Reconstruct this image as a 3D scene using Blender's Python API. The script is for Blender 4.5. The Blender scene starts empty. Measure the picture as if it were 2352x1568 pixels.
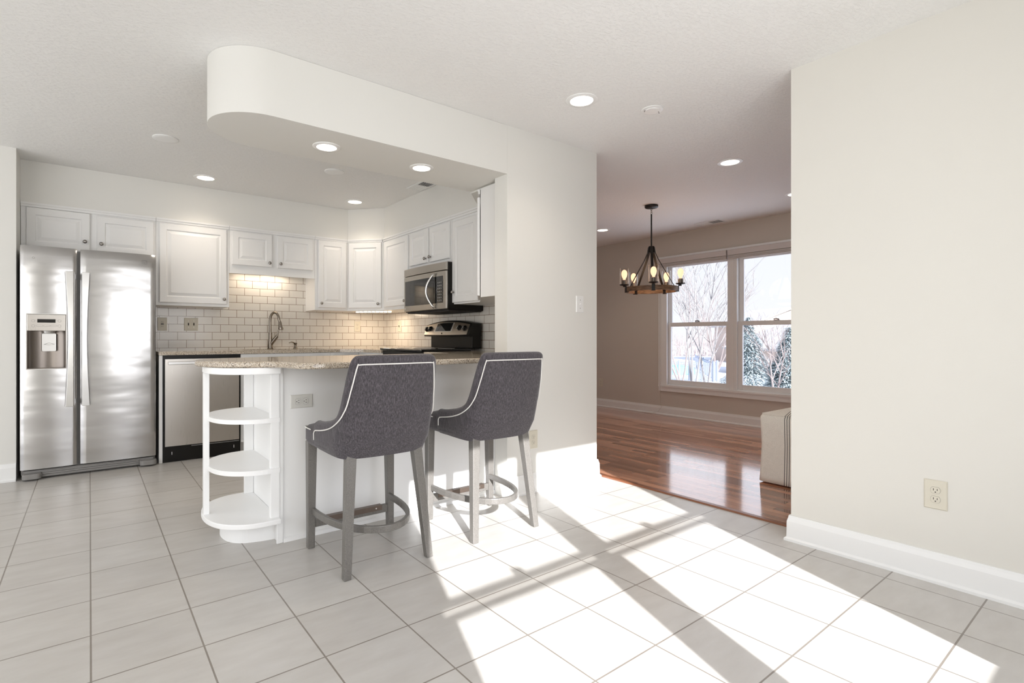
import bpy, bmesh, math, random
from mathutils import Vector, Matrix
R = math.radians
PI = math.pi
sc = bpy.context.scene
COL = sc.collection

# ---------------------------------------------------------------- camera
FPX, YAW, CX, CY, EYE = 1195.13, 0.6468, 1108.35, 774.42, 1.052
cd = bpy.data.cameras.new('camera')
cam = bpy.data.objects.new('camera', cd)
COL.objects.link(cam)
cam.location = (0, 0, EYE)
cam.rotation_euler = (PI/2, 0, -YAW)
cd.sensor_width = 36
cd.lens = FPX/2352*36
cd.shift_x = (1176-CX)/2352
cd.shift_y = -(784-CY)/2352
cd.clip_start = 0.02
cd.clip_end = 400
sc.camera = cam

# ---------------------------------------------------------------- view
sc.view_settings.view_transform = 'Standard'
sc.view_settings.look = 'None'
sc.view_settings.gamma = 1
sc.view_settings.use_curve_mapping = False
sc.view_settings.exposure = 0.19
sc.cycles.use_denoising = True
sc.cycles.max_bounces = 12
sc.cycles.diffuse_bounces = 6
sc.cycles.glossy_bounces = 5
sc.cycles.transparent_max_bounces = 12
sc.cycles.sample_clamp_indirect = 6
sc.cycles.caustics_reflective = False
sc.cycles.caustics_refractive = False

# ---------------------------------------------------------------- world: pale winter sky, brighter towards the sun
w = bpy.data.worlds.new('winter_sky')
sc.world = w
w.use_nodes = True
nt = w.node_tree
nt.nodes.clear()
N = nt.nodes.new
out = N('ShaderNodeOutputWorld'); bg = N('ShaderNodeBackground')
tc = N('ShaderNodeTexCoord'); sep = N('ShaderNodeSeparateXYZ')
ramp = N('ShaderNodeValToRGB')
nt.links.new(tc.outputs['Generated'], sep.inputs[0])
nt.links.new(sep.outputs['Z'], ramp.inputs[0])
e = ramp.color_ramp.elements
e[0].position = 0.0; e[0].color = (0.96, 0.97, 1.0, 1)
e[1].position = 0.6; e[1].color = (0.62, 0.74, 1.0, 1)
m_ = e.new(0.2); m_.color = (0.90, 0.93, 1.0, 1)
mr = N('ShaderNodeMapRange')
mr.inputs['From Min'].default_value = 0.2; mr.inputs['From Max'].default_value = -1.0
mr.inputs['To Min'].default_value = 0.95; mr.inputs['To Max'].default_value = 3.0
nt.links.new(sep.outputs['Y'], mr.inputs['Value'])
nt.links.new(ramp.outputs[0], bg.inputs[0])
nt.links.new(mr.outputs[0], bg.inputs[1])
nt.links.new(bg.outputs[0], out.inputs[0])

# ---------------------------------------------------------------- sun, daylight at the windows, added fill lamps
def light(name, kind, loc, energy, color=(1, 1, 1), **kw):
    l = bpy.data.lights.new(name, kind); o = bpy.data.objects.new(name, l)
    COL.objects.link(o); o.location = loc; l.energy = energy; l.color = color
    for k, v in kw.items():
        if k == 'rot': o.rotation_euler = v
        elif k == 'aim':
            d = Vector(v)-Vector(loc); o.rotation_euler = d.to_track_quat('-Z', 'Y').to_euler()
        else: setattr(l, k, v)
    return o
SUNDIR = Vector((0.384, 1.0, -0.52)).normalized()
s_ = light('sun', 'SUN', (0, -6, 6), 10.5, (1.0, 0.995, 0.98), angle=R(0.53))
s_.rotation_euler = SUNDIR.to_track_quat('-Z', 'Y').to_euler()
DAY = (0.985, 0.985, 0.975)
light('daylight_south_window', 'AREA', (0.9, -0.56, 1.25), 19, DAY, shape='RECTANGLE', size=1.9, size_y=1.5, aim=(0.9, 5, 1.25))
light('fill_west', 'AREA', (-3.5, 2.2, 1.2), 22, DAY, shape='RECTANGLE', size=4.6, size_y=2.1, aim=(5, 2.2, 1.2))  # added fill lamp on the unseen west side, lifts the room's ambient light
light('fill_southwest', 'AREA', (-2.0, -0.56, 1.25), 52, DAY, shape='RECTANGLE', size=2.9, size_y=1.9, aim=(-1.2, 5, 1.2))  # added fill lamp for south-facing surfaces; the wall has no opening here
for y_ in (2.714, 3.681):
    light('daylight_east_window', 'AREA', (6.20, y_, 1.23), 3.2, (0.88, 0.92, 1.0), shape='RECTANGLE', size=0.76, size_y=1.45, aim=(0, y_, 1.1))

# ================================================================ helpers
ORG = {}
def link_children_loc(o): pass
def mesh_obj(name, bm, mats, parent=None, smooth=False, bevel=0.0, autos=None, origin=None, seg=2):
    bmesh.ops.recalc_face_normals(bm, faces=bm.faces)
    me = bpy.data.meshes.new(name)
    if parent is not None:
        org = ORG[parent.name]
    elif origin is not None:
        org = Vector(origin)
    else:
        xs = [v.co for v in bm.verts]
        lo = Vector((min(v.x for v in xs), min(v.y for v in xs), min(v.z for v in xs)))
        hi = Vector((max(v.x for v in xs), max(v.y for v in xs), max(v.z for v in xs)))
        org = Vector(((lo.x+hi.x)/2, (lo.y+hi.y)/2, lo.z))
    bmesh.ops.translate(bm, verts=bm.verts, vec=-org)
    if smooth:
        for f in bm.faces: f.smooth = True
    bm.to_mesh(me); bm.free()
    for m in (mats if isinstance(mats, (list, tuple)) else [mats]): me.materials.append(m)
    o = bpy.data.objects.new(name, me)
    COL.objects.link(o)
    ORG[o.name] = org
    if parent is not None: o.parent = parent
    else: o.location = org
    if bevel:
        b = o.modifiers.new('bevel', 'BEVEL'); b.width = bevel; b.segments = seg; b.limit_method = 'ANGLE'; b.angle_limit = R(40)
        if smooth is None or smooth is False:
            pass
    if smooth:
        try: me.shade_auto_smooth
        except Exception: pass
        if autos:
            # sharp edges by angle
            for ed in me.edges: pass
            try:
                me.set_sharp_from_angle(angle=R(autos))
            except Exception: pass
    return o
def tag(o, label, cat, group=None):
    o['label'] = label; o['category'] = cat
    if group: o['group'] = group
    return o
def thing(name, loc, label, cat, group=None):
    o = bpy.data.objects.new(name, None); COL.objects.link(o)
    o.empty_display_size = 0.05
    o.location = loc; ORG[o.name] = Vector(loc)
    return tag(o, label, cat, group)
def struct(name, bm, mats, **kw):
    o = mesh_obj(name, bm, mats, **kw); o['kind'] = 'structure'; return o
def copy_tree(root, loc, rotz=None, label=None):
    r = root.copy(); COL.objects.link(r); r.location = loc
    if rotz is not None: r.rotation_euler = (0, 0, rotz)
    if label: r['label'] = label
    for ch in list(root.children):
        c = ch.copy(); COL.objects.link(c); c.parent = r
        for g in list(ch.children):
            d = g.copy(); COL.objects.link(d); d.parent = c
    return r
def B(): return bmesh.new()
def box(bm, x0, x1, y0, y1, z0, z1, mi=0, M=None):
    vs = [Vector((x, y, z)) for z in (z0, z1) for y in (y0, y1) for x in (x0, x1)]
    if M is not None: vs = [M @ v for v in vs]
    v = [bm.verts.new(c) for c in vs]
    for q in ((0, 2, 3, 1), (4, 5, 7, 6), (0, 1, 5, 4), (2, 6, 7, 3), (0, 4, 6, 2), (1, 3, 7, 5)):
        f = bm.faces.new([v[i] for i in q]); f.material_index = mi
    return bm
def prism(bm, pts, z0, z1, mi=0, M=None):
    lo = [Vector((p[0], p[1], z0)) for p in pts]; hi = [Vector((p[0], p[1], z1)) for p in pts]
    if M is not None: lo = [M @ v for v in lo]; hi = [M @ v for v in hi]
    a = [bm.verts.new(v) for v in lo]; b = [bm.verts.new(v) for v in hi]
    n = len(pts)
    fs = [bm.faces.new(a[::-1]), bm.faces.new(b)]
    for i in range(n):
        fs.append(bm.faces.new([a[i], a[(i+1) % n], b[(i+1) % n], b[i]]))
    for f in fs: f.material_index = mi
    return bm
def tube(bm, pts, r, seg=8, mi=0, closed=False, flat=None):
    """round (or w x h rectangular when flat) bar along a path"""
    pts = [Vector(p) for p in pts]; n = len(pts); rings = []
    prev = None
    for i, p in enumerate(pts):
        a = pts[(i-1) % n] if (closed or i > 0) else p
        b = pts[(i+1) % n] if (closed or i < n-1) else p
        t = (b-a)
        if t.length < 1e-9: t = Vector((0, 0, 1))
        t.normalize()
        ref = Vector((0, 0, 1)) if abs(t.z) < 0.95 else Vector((1, 0, 0))
        if prev is not None and abs(prev.dot(t)) < 0.95 and flat is None: ref = prev
        u = (ref - t*ref.dot(t)).normalized(); v = t.cross(u)
        prev = u
        rr = r[i] if isinstance(r, (list, tuple)) else r
        if flat:
            hw, hh = flat
            ring = [p+u*sy*hh+v*sx*hw for sx, sy in ((-1, -1), (1, -1), (1, 1), (-1, 1))]
        else:
            ring = [p+(u*math.cos(2*PI*k/seg)+v*math.sin(2*PI*k/seg))*rr for k in range(seg)]
        rings.append([bm.verts.new(c) for c in ring])
    m = len(rings[0])
    for i in range(n if closed else n-1):
        A, Bq = rings[i], rings[(i+1) % n]
        for k in range(m):
            f = bm.faces.new([A[k], A[(k+1) % m], Bq[(k+1) % m], Bq[k]]); f.material_index = mi
    if not closed:
        for q in (rings[0][::-1], rings[-1]):
            f = bm.faces.new(q); f.material_index = mi
    return bm
def lathe(bm, prof, c=(0, 0, 0), seg=24, M=None, mi=0, cap=True):
    c = Vector(c); rings = []
    for r, z in prof:
        ring = []
        for k in range(seg):
            a = 2*PI*k/seg
            p = Vector((r*math.cos(a), r*math.sin(a), z))
            if M is not None: p = M @ p
            ring.append(bm.verts.new(c+p))
        rings.append(ring)
    for A, Bq in zip(rings[:-1], rings[1:]):
        for k in range(seg):
            f = bm.faces.new([A[k], A[(k+1) % seg], Bq[(k+1) % seg], Bq[k]]); f.material_index = mi
    if cap:
        for q in (rings[0][::-1], rings[-1]):
            try:
                f = bm.faces.new(q); f.material_index = mi
            except ValueError: pass
    return bm
def rrect(x0, x1, y0, y1, r, n=5):
    pts = []
    for cx_, cy_, a0 in ((x1-r, y1-r, 0), (x0+r, y1-r, 90), (x0+r, y0+r, 180), (x1-r, y0+r, 270)):
        for k in range(n+1):
            a = R(a0+90*k/n); pts.append((cx_+r*math.cos(a), cy_+r*math.sin(a)))
    return pts
def catmull(P, n=8, closed=False):
    P = [Vector(p) for p in P]; out = []
    L = len(P); rng = range(L if closed else L-1)
    for i in rng:
        p1, p2 = P[i], P[(i+1) % L]
        p0 = P[(i-1) % L] if (closed or i > 0) else p1
        p3 = P[(i+2) % L] if (closed or i+2 < L) else p2
        for k in range(n):
            t = k/n
            out.append(0.5*((2*p1)+(-p0+p2)*t+(2*p0-5*p1+4*p2-p3)*t*t+(-p0+3*p1-3*p2+p3)*t**3))
    if not closed: out.append(P[-1])
    return out
def frame(O, u, n):
    """local x = u (along), local y = n (outwards), local z = up"""
    u = Vector(u).normalized(); n = Vector(n).normalized(); z = Vector((0, 0, 1))
    M = Matrix((u, n, z)).transposed().to_4x4(); M.translation = Vector(O); return M

# ================================================================ materials
def mat(name, col, rough=0.5, metal=0.0, spec=0.5, coat=0.0, em=None, es=0.0, aniso=0.0):
    m = bpy.data.materials.new(name); m.use_nodes = True
    b = m.node_tree.nodes['Principled BSDF']
    b.inputs['Base Color'].default_value = (*col, 1)
    b.inputs['Roughness'].default_value = rough; b.inputs['Metallic'].default_value = metal
    b.inputs['Specular IOR Level'].default_value = spec; b.inputs['Coat Weight'].default_value = coat
    b.inputs['Anisotropic'].default_value = aniso
    if em: b.inputs['Emission Color'].default_value = (*em, 1); b.inputs['Emission Strength'].default_value = es
    return m
class NT:
    def __init__(s, m): s.t = m.node_tree; s.b = s.t.nodes['Principled BSDF']
    def n(s, k, **kw):
        x = s.t.nodes.new(k)
        for a, v in kw.items(): setattr(x, a, v)
        return x
    def l(s, a, b): s.t.links.new(a, b)
    def coord(s, scale=(1, 1, 1), loc=(0, 0, 0), rot=(0, 0, 0), world=True):
        g = s.n('ShaderNodeNewGeometry') if world else s.n('ShaderNodeTexCoord')
        mp = s.n('ShaderNodeMapping')
        mp.inputs['Scale'].default_value = scale; mp.inputs['Location'].default_value = loc; mp.inputs['Rotation'].default_value = rot
        s.l(g.outputs['Position' if world else 'Object'], mp.inputs[0]); return mp.outputs[0]
    def noise(s, vec, scale, detail=3, rough=0.5):
        x = s.n('ShaderNodeTexNoise'); x.inputs['Scale'].default_value = scale; x.inputs['Detail'].default_value = detail
        x.inputs['Roughness'].default_value = rough; s.l(vec, x.inputs['Vector']); return x.outputs['Fac']
    def ramp(s, fac, stops):
        r = s.n('ShaderNodeValToRGB'); s.l(fac, r.inputs[0]); e = r.color_ramp.elements
        e[0].position, e[0].color = stops[0][0], (*stops[0][1], 1); e[1].position, e[1].color = stops[-1][0], (*stops[-1][1], 1)
        for p, c in stops[1:-1]:
            q = e.new(p); q.color = (*c, 1)
        return r.outputs[0]
    def bump(s, h, strength=0.2, dist=0.01):
        b = s.n('ShaderNodeBump'); b.inputs['Strength'].default_value = strength; b.inputs['Distance'].default_value = dist
        s.l(h, b.inputs['Height']); s.l(b.outputs[0], s.b.inputs['Normal'])
    def mix(s, fac, a, b, mode='MIX'):
        x = s.n('ShaderNodeMix', data_type='RGBA', blend_type=mode)
        for inp, v in ((x.inputs[0], fac), (x.inputs[6], a), (x.inputs[7], b)):
            if hasattr(v, 'is_linked') or hasattr(v, 'links'): s.l(v, inp)
            elif isinstance(v, (int, float)): inp.default_value = v
            else: inp.default_value = (*v, 1)
        return x.outputs[2]
    def col(s, o): s.l(o, s.b.inputs['Base Color'])

def wall_mat(name, col, bs=0.05, sc_=220):
    m = mat(name, col, 0.75, spec=0.25); t = NT(m); v = t.coord()
    t.bump(t.noise(v, sc_, 2), bs, 0.004); return m
M_wall = wall_mat('painted_wall', (0.735, 0.725, 0.69))
M_wallr = wall_mat('painted_wall_side', (0.72, 0.70, 0.65))
M_dwall = wall_mat('dining_wall_paint', (0.62, 0.57, 0.51))
M_trim = mat('white_trim', (0.84, 0.84, 0.83), 0.35)
M_cab = mat('cabinet_paint', (0.79, 0.785, 0.775), 0.38)
M_cabsh = mat('cabinet_inside', (0.70, 0.66, 0.58), 0.6)
M_pen = mat('peninsula_paint', (0.93, 0.93, 0.925), 0.4)
# ceiling with brushed texture
M_ceil = mat('ceiling_paint', (0.86, 0.855, 0.84), 0.7, spec=0.3); t = NT(M_ceil)
v = t.coord(scale=(1, 2.2, 1), rot=(0, 0, R(25)))
n1 = t.noise(v, 38, 6, 0.65)
t.bump(t.ramp(n1, [(0.46, (0, 0, 0)), (0.72, (1, 1, 1))]), 0.32, 0.012)
# floor tile
TS, TX, TY = 0.308236, 0.0033664, 1.98807
def brick(t, vec, bw, rh, mortar, offset=0.5, c1=(1, 1, 1), c2=(1, 1, 1), cm=(0, 0, 0), smooth=0.1, freq=2, bias=0.0):
    b = t.n('ShaderNodeTexBrick'); b.offset = offset; b.offset_frequency = freq; b.squash = 1
    b.inputs['Scale'].default_value = 1; b.inputs['Brick Width'].default_value = bw; b.inputs['Row Height'].default_value = rh
    b.inputs['Mortar Size'].default_value = mortar; b.inputs['Mortar Smooth'].default_value = smooth; b.inputs['Bias'].default_value = bias
    b.inputs['Color1'].default_value = (*c1, 1); b.inputs['Color2'].default_value = (*c2, 1); b.inputs['Mortar'].default_value = (*cm, 1)
    t.l(vec, b.inputs['Vector']); return b
M_tile = mat('floor_tile', (0.6, 0.58, 0.54), 0.3); t = NT(M_tile)
v = t.coord(loc=(-TX+TS*40, -TY+TS*40, 0))
bk = brick(t, v, TS, TS, 0.0029, 0.0, (0.555, 0.533, 0.503), (0.59, 0.57, 0.54), (0.27, 0.24, 0.21))
v2 = t.coord(scale=(1, 3, 1), rot=(0, 0, R(20)))
nz = t.noise(v2, 5, 5, 0.6)
cc = t.mix(0.55, bk.outputs['Color'], t.ramp(nz, [(0.3, (0.80, 0.78, 0.76)), (0.7, (1, 1, 1))]), 'MULTIPLY')
t.col(cc)
t.b.inputs['Roughness'].default_value = 0.33
inv = t.n('ShaderNodeMath', operation='SUBTRACT'); inv.inputs[0].default_value = 1; t.l(bk.outputs['Fac'], inv.inputs[1])
add = t.n('ShaderNodeMath', operation='ADD'); mul = t.n('ShaderNodeMath', operation='MULTIPLY'); mul.inputs[1].default_value = 0.06
t.l(t.noise(v2, 14, 4), mul.inputs[0]); t.l(inv.outputs[0], add.inputs[0]); t.l(mul.outputs[0], add.inputs[1])
t.bump(add.outputs[0], 0.5, 0.003)
# wood floor, boards along Y
M_wood = mat('cherry_floorboards', (0.2, 0.08, 0.04), 0.14); t = NT(M_wood)
v = t.coord(loc=(20, 20, 0), rot=(0, 0, R(90)))
bk = brick(t, v, 0.52, 0.0572, 0.0006, 0.37, (0.20, 0.078, 0.046), (0.62, 0.31, 0.19), (0.05, 0.02, 0.01), freq=3, smooth=0.0)
g1 = t.noise(t.coord(scale=(30, 1.6, 1)), 3.0, 5, 0.6)
cc = t.mix(0.7, bk.outputs['Color'], t.ramp(g1, [(0.25, (0.72, 0.68, 0.66)), (0.75, (1.15, 1.12, 1.1))]), 'MULTIPLY')
t.col(cc); t.b.inputs['Coat Weight'].default_value = 0.5; t.b.inputs['Coat Roughness'].default_value = 0.05
inv = t.n('ShaderNodeMath', operation='SUBTRACT'); inv.inputs[0].default_value = 1; t.l(bk.outputs['Fac'], inv.inputs[1])
t.bump(inv.outputs[0], 0.15, 0.001)
M_thresh = mat('threshold_wood', (0.20, 0.07, 0.03), 0.3)
# subway tile: u axis mapped to texture x, z to texture y
def subway(name, rot, loc):
    m = mat(name, (0.7, 0.66, 0.6), 0.16); t = NT(m)
    g = t.n('ShaderNodeNewGeometry'); sp = t.n('ShaderNodeSeparateXYZ'); cb = t.n('ShaderNodeCombineXYZ'); mp = t.n('ShaderNodeMapping')
    t.l(g.outputs['Position'], sp.inputs[0]); t.l(sp.outputs[rot[0]], cb.inputs['X']); t.l(sp.outputs[rot[1]], cb.inputs['Y'])
    t.l(cb.outputs[0], mp.inputs[0]); mp.inputs['Location'].default_value = loc
    bk = brick(t, mp.outputs[0], 0.1482, 0.0752, 0.0019, 0.5, (0.70, 0.665, 0.61), (0.73, 0.695, 0.64), (0.22, 0.155, 0.10), 0.0)
    t.col(bk.outputs['Color'])
    inv = t.n('ShaderNodeMath', operation='SUBTRACT'); inv.inputs[0].default_value = 1; t.l(bk.outputs['Fac'], inv.inputs[1])
    t.bump(inv.outputs[0], 0.4, 0.002); return m
RZ = -0.952+0.0752*20
M_sub = subway('subway_tile_back', 'XZ', (-0.519+0.1482*20, RZ, 0))
M_subr = subway('subway_tile_side', 'YZ', (-5.70+0.1482*60+0.035, RZ, 0))
M_subv = subway('subway_tile_upright', 'ZX', (-0.952+0.1482*20, -0.504+0.0752*20, 0))
# granite
def granite(name, base):
    m = mat(name, base, 0.09); t = NT(m); v = t.coord()
    vo = t.n('ShaderNodeTexVoronoi'); vo.inputs['Scale'].default_value = 400; t.l(v, vo.inputs['Vector'])
    n2 = t.noise(v, 170, 2)
    sp = t.n('ShaderNodeSeparateColor'); t.l(vo.outputs['Color'], sp.inputs[0])
    c = t.ramp(sp.outputs[0], [(0.0, (0.05, 0.035, 0.025)), (0.13, (0.12, 0.09, 0.065)), (0.2, (0.42, 0.34, 0.25)), (0.6, (0.58, 0.50, 0.40)), (0.8, (0.70, 0.63, 0.53)), (1.0, (0.78, 0.73, 0.65))])
    c2 = t.mix(0.35, c, t.ramp(n2, [(0.35, (0.5, 0.42, 0.34)), (0.65, (1, 1, 1))]), 'MULTIPLY')
    t.col(c2); return m
M_gran = granite('speckled_granite', (0.5, 0.42, 0.33))
# metals
def steel(name, col, rough, wav=0.0, stretch=(1, 1, 60)):
    m = mat(name, col, rough, 1.0); t = NT(m)
    n = t.noise(t.coord(scale=stretch), 6 if not wav else 1.2, 3)
    r = t.n('ShaderNodeMapRange'); r.inputs['To Min'].default_value = rough-0.05; r.inputs['To Max'].default_value = rough+0.09
    t.l(n, r.inputs['Value']); t.l(r.outputs[0], t.b.inputs['Roughness'])
    if wav:
        t.bump(t.noise(t.coord(scale=(0.8, 0.8, 2.6)), 2.2, 2), wav, 0.08)
    return m
M_ss = steel('stainless_steel', (0.53, 0.52, 0.515), 0.22, 0.10, (3, 3, 1))
M_ssd = steel('dishwasher_steel', (0.52, 0.49, 0.455), 0.28, 0.0, (80, 80, 1))
M_ssm = steel('microwave_steel', (0.40, 0.375, 0.34), 0.3, 0.0, (1, 1, 60))
M_handle = mat('brushed_handle', (0.66, 0.65, 0.635), 0.3, 1.0)
M_nickel = mat('brushed_nickel', (0.25, 0.215, 0.18), 0.25, 1.0)
M_knob = mat('pewter_knob', (0.33, 0.31, 0.29), 0.25, 1.0)
M_black = mat('black_plastic', (0.008, 0.007, 0.006), 0.28, spec=0.25)
M_glassb = mat('black_glass', (0.008, 0.008, 0.008), 0.05, spec=0.7)
M_dark = mat('dark_gap', (0.02, 0.016, 0.014), 0.7)
M_greyp = mat('grey_plastic', (0.25, 0.24, 0.23), 0.4)
M_disp = mat('dispenser_recess', (0.20, 0.175, 0.155), 0.3, 1.0)
M_ivory = mat('ivory_plate', (0.66, 0.62, 0.52), 0.4)
M_platew = mat('white_plate', (0.80, 0.80, 0.79), 0.4)
M_slot = mat('outlet_slot', (0.03, 0.025, 0.02), 0.6)
M_iron = mat('black_iron', (0.012, 0.010, 0.009), 0.45, 0.3)
M_gal = mat('galvanised_socket', (0.22, 0.20, 0.18), 0.5, 0.8)
M_ringw = mat('weathered_wood', (0.17, 0.09, 0.05), 0.55); t = NT(M_ringw)
t.col(t.ramp(t.noise(t.coord(scale=(1, 1, 8)), 18, 4), [(0.3, (0.07, 0.035, 0.02)), (0.7, (0.30, 0.18, 0.10))]))
M_bulb = mat('amber_bulb', (1, 0.6, 0.3), 0.2, em=(1.0, 0.66, 0.42), es=1.15)
M_can = mat('can_lamp', (1, 1, 1), 0.5, em=(1.0, 0.86, 0.70), es=9)
M_canin = mat('can_baffle', (0.9, 0.88, 0.85), 0.35)
M_strip = mat('light_strip', (1, 1, 1), 0.5, em=(1.0, 0.83, 0.62), es=7)
M_vent = mat('vent_dark', (0.03, 0.028, 0.025), 0.7)
M_shade = mat('shade_fabric', (0.66, 0.62, 0.60), 0.8)
M_cord = mat('cord', (0.6, 0.55, 0.5), 0.6)
# clear glass for panes and chandelier cylinders
def glass(name, tint, fac):
    m = bpy.data.materials.new(name); m.use_nodes = True; nt = m.node_tree; nt.nodes.clear()
    o = nt.nodes.new('ShaderNodeOutputMaterial'); mx = nt.nodes.new('ShaderNodeMixShader')
    tr = nt.nodes.new('ShaderNodeBsdfTransparent'); gl = nt.nodes.new('ShaderNodeBsdfGlossy'); fr = nt.nodes.new('ShaderNodeLayerWeight'); pw = nt.nodes.new('ShaderNodeMath'); pw.operation = 'POWER'; pw.inputs[1].default_value = 4; ma = nt.nodes.new('ShaderNodeMath'); ma.operation = 'MULTIPLY_ADD'; ma.inputs[1].default_value = fac; ma.inputs[2].default_value = 0.012
    fr.inputs['Blend'].default_value = 0.5; nt.links.new(fr.outputs['Facing'], pw.inputs[0]); nt.links.new(pw.outputs[0], ma.inputs[0]); tr.inputs[0].default_value = (*tint, 1); gl.inputs['Roughness'].default_value = 0.02
    nt.links.new(ma.outputs[0], mx.inputs[0]); nt.links.new(tr.outputs[0], mx.inputs[1]); nt.links.new(gl.outputs[0], mx.inputs[2])
    nt.links.new(mx.outputs[0], o.inputs[0]); return m
M_pane = glass('window_glass', (0.98, 0.985, 1.0), 0.35)
M_cyl = glass('clear_glass', (0.97, 0.965, 0.96), 0.6)
# fabric
M_fab = mat('slub_fabric', (0.12, 0.105, 0.115), 0.95, spec=0.15); t = NT(M_fab)
n1 = t.noise(t.coord(scale=(1, 1, 0.04), world=False), 340, 3, 0.6)
n2 = t.noise(t.coord(scale=(0.35, 0.35, 1), world=False), 320, 2, 0.7)
c1 = t.ramp(n1, [(0.32, (0.046, 0.041, 0.046)), (0.5, (0.080, 0.072, 0.080)), (0.72, (0.155, 0.142, 0.155))])
t.col(t.mix(0.6, c1, t.ramp(n2, [(0.3, (0.55, 0.55, 0.55)), (0.7, (1.25, 1.22, 1.22))]), 'MULTIPLY'))
t.b.inputs['Sheen Weight'].default_value = 0.25
t.bump(n2, 0.35, 0.002)
M_pipe = mat('white_piping', (0.82, 0.80, 0.77), 0.6)
M_leg = mat('grey_washed_wood', (0.25, 0.23, 0.205), 0.33); t = NT(M_leg)
t.col(t.ramp(t.noise(t.coord(scale=(1, 1, 0.5), world=False), 420, 3), [(0.3, (0.125, 0.117, 0.107)), (0.7, (0.205, 0.192, 0.176))]))
t.bump(t.noise(t.coord(world=False), 300, 2), 0.15, 0.001)
M_foot = mat('bronze_foot_strip', (0.15, 0.115, 0.095), 0.35, 0.6)
M_linen = mat('striped_linen', (0.5, 0.46, 0.40), 0.9, spec=0.15); t = NT(M_linen)
g = t.n('ShaderNodeTexCoord'); sp = t.n('ShaderNodeSeparateXYZ'); t.l(g.outputs['Object'], sp.inputs[0])
# ticking stripes: five thin lines near y = 0.10
mm = t.n('ShaderNodeMath', operation='PINGPONG'); mm.inputs[1].default_value = 0.0075; t.l(sp.outputs['Y'], mm.inputs[0])
lt = t.n('ShaderNodeMath', operation='LESS_THAN'); lt.inputs[1].default_value = 0.0026; t.l(mm.outputs[0], lt.inputs[0])
ca = t.n('ShaderNodeMath', operation='COMPARE'); ca.inputs[1].default_value = 0.150; ca.inputs[2].default_value = 0.052; t.l(sp.outputs['Y'], ca.inputs[0])
ml = t.n('ShaderNodeMath', operation='MULTIPLY'); t.l(lt.outputs[0], ml.inputs[0]); t.l(ca.outputs[0], ml.inputs[1])
ws = t.noise(t.coord(scale=(1, 1, 1), world=False), 260, 2)
base = t.ramp(ws, [(0.3, (0.70, 0.665, 0.60)), (0.7, (0.86, 0.82, 0.75))])
t.col(t.mix(ml.outputs[0], base, (0.16, 0.15, 0.14)))
t.bump(t.noise(t.coord(world=False), 9, 3), 0.5, 0.02)

# ================================================================ room shell
CE = 2.44          # ceiling height
XE, YS_, XW_, YN = 6.23, -0.58, -3.6, 5.70
bm = B(); box(bm, XW_-0.15, 3.10, YS_-0.10, YN+0.15, -0.12, 0.0); struct('floor_tile', bm, M_tile)
bm = B(); box(bm, 3.10, XE+0.15, YS_-0.10, YN+0.15, -0.12, 0.0); struct('floor_wood', bm, M_wood)
bm = B(); prism(bm, [(3.085, 0.0), (3.092, 0.009), (3.125, 0.009), (3.135, 0.0)], 1.20, 2.60, M=Matrix(((1, 0, 0, 0), (0, 0, 1, 0), (0, 1, 0, 0), (0, 0, 0, 1))))
struct('trim_1', bm, M_thresh)
bm = B(); box(bm, XW_-0.15, XE+0.15, YS_-0.10, YN+0.15, CE, CE+0.15); struct('ceiling', bm, M_ceil)
# north (tiled) wall and the left wing wall by the refrigerator
bm = B(); box(bm, -0.43, XE+0.12, YN, YN+0.12, 0, CE); struct('wall_north', bm, M_wall)
bm = B(); prism(bm, [(XW_, 5.11), (-0.43, 5.11), (-0.43, 5.82), (-0.53, 5.82), (-0.53, 5.23), (XW_, 5.23)], 0, CE); struct('wall_left', bm, M_wall)
# west wall with wide sliding door opening
bm = B()
box(bm, XW_-0.12, XW_, YS_, -0.1, 0, CE); box(bm, XW_-0.12, XW_, 4.6, 5.11, 0, CE); box(bm, XW_-0.12, XW_, -0.1, 4.6, 2.2, CE)
struct('wall_west', bm, M_wall)
bm = B()
for y in (-0.1, 1.43, 2.98, 4.53): box(bm, XW_-0.08, XW_-0.02, y, y+0.07, 0.0, 2.2)
box(bm, XW_-0.08, XW_-0.02, -0.1, 4.6, 2.13, 2.2); box(bm, XW_-0.08, XW_-0.02, -0.1, 4.6, 0.0, 0.06)
struct('door_1', bm, M_trim)
# south wall with the window pair that casts the light on the floor
SO = (0.161, 2.049, 0.37, 2.02)
bm = B()
box(bm, XW_, SO[0], YS_-0.06, YS_, 0, CE); box(bm, SO[1], XE+0.12, YS_-0.06, YS_, 0, CE)
box(bm, SO[0], SO[1], YS_-0.06, YS_, 0, SO[2]); box(bm, SO[0], SO[1], YS_-0.06, YS_, SO[3], CE)
struct('wall_south', bm, M_wallr)
# right wall, stub wall and the wall between kitchen and dining room
bm = B(); box(bm, 2.905, 3.03, YS_, 1.19, 0, CE); struct('wall_right', bm, M_wallr)
bm = B(); box(bm, 2.181, 3.06, 2.62, 2.75, 0, CE); box(bm, 2.85, 3.06, 2.75, YN, 0, CE); struct('wall_stub', bm, M_wall)
bm = B(); box(bm, 2.842, 2.85, 2.751, YN-0.001, 0.93, 1.345); struct('wall_backsplash_side', bm, M_subr)
bm = B(); box(bm, 0.505, 2.842, YN-0.008, YN, 0.93, 1.72); struct('wall_backsplash_back', bm, M_sub)
bm = B(); box(bm, 0.445, 0.505, YN-0.008, YN, 0.93, 1.345); struct('wall_backsplash_edge', bm, M_subv)
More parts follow.
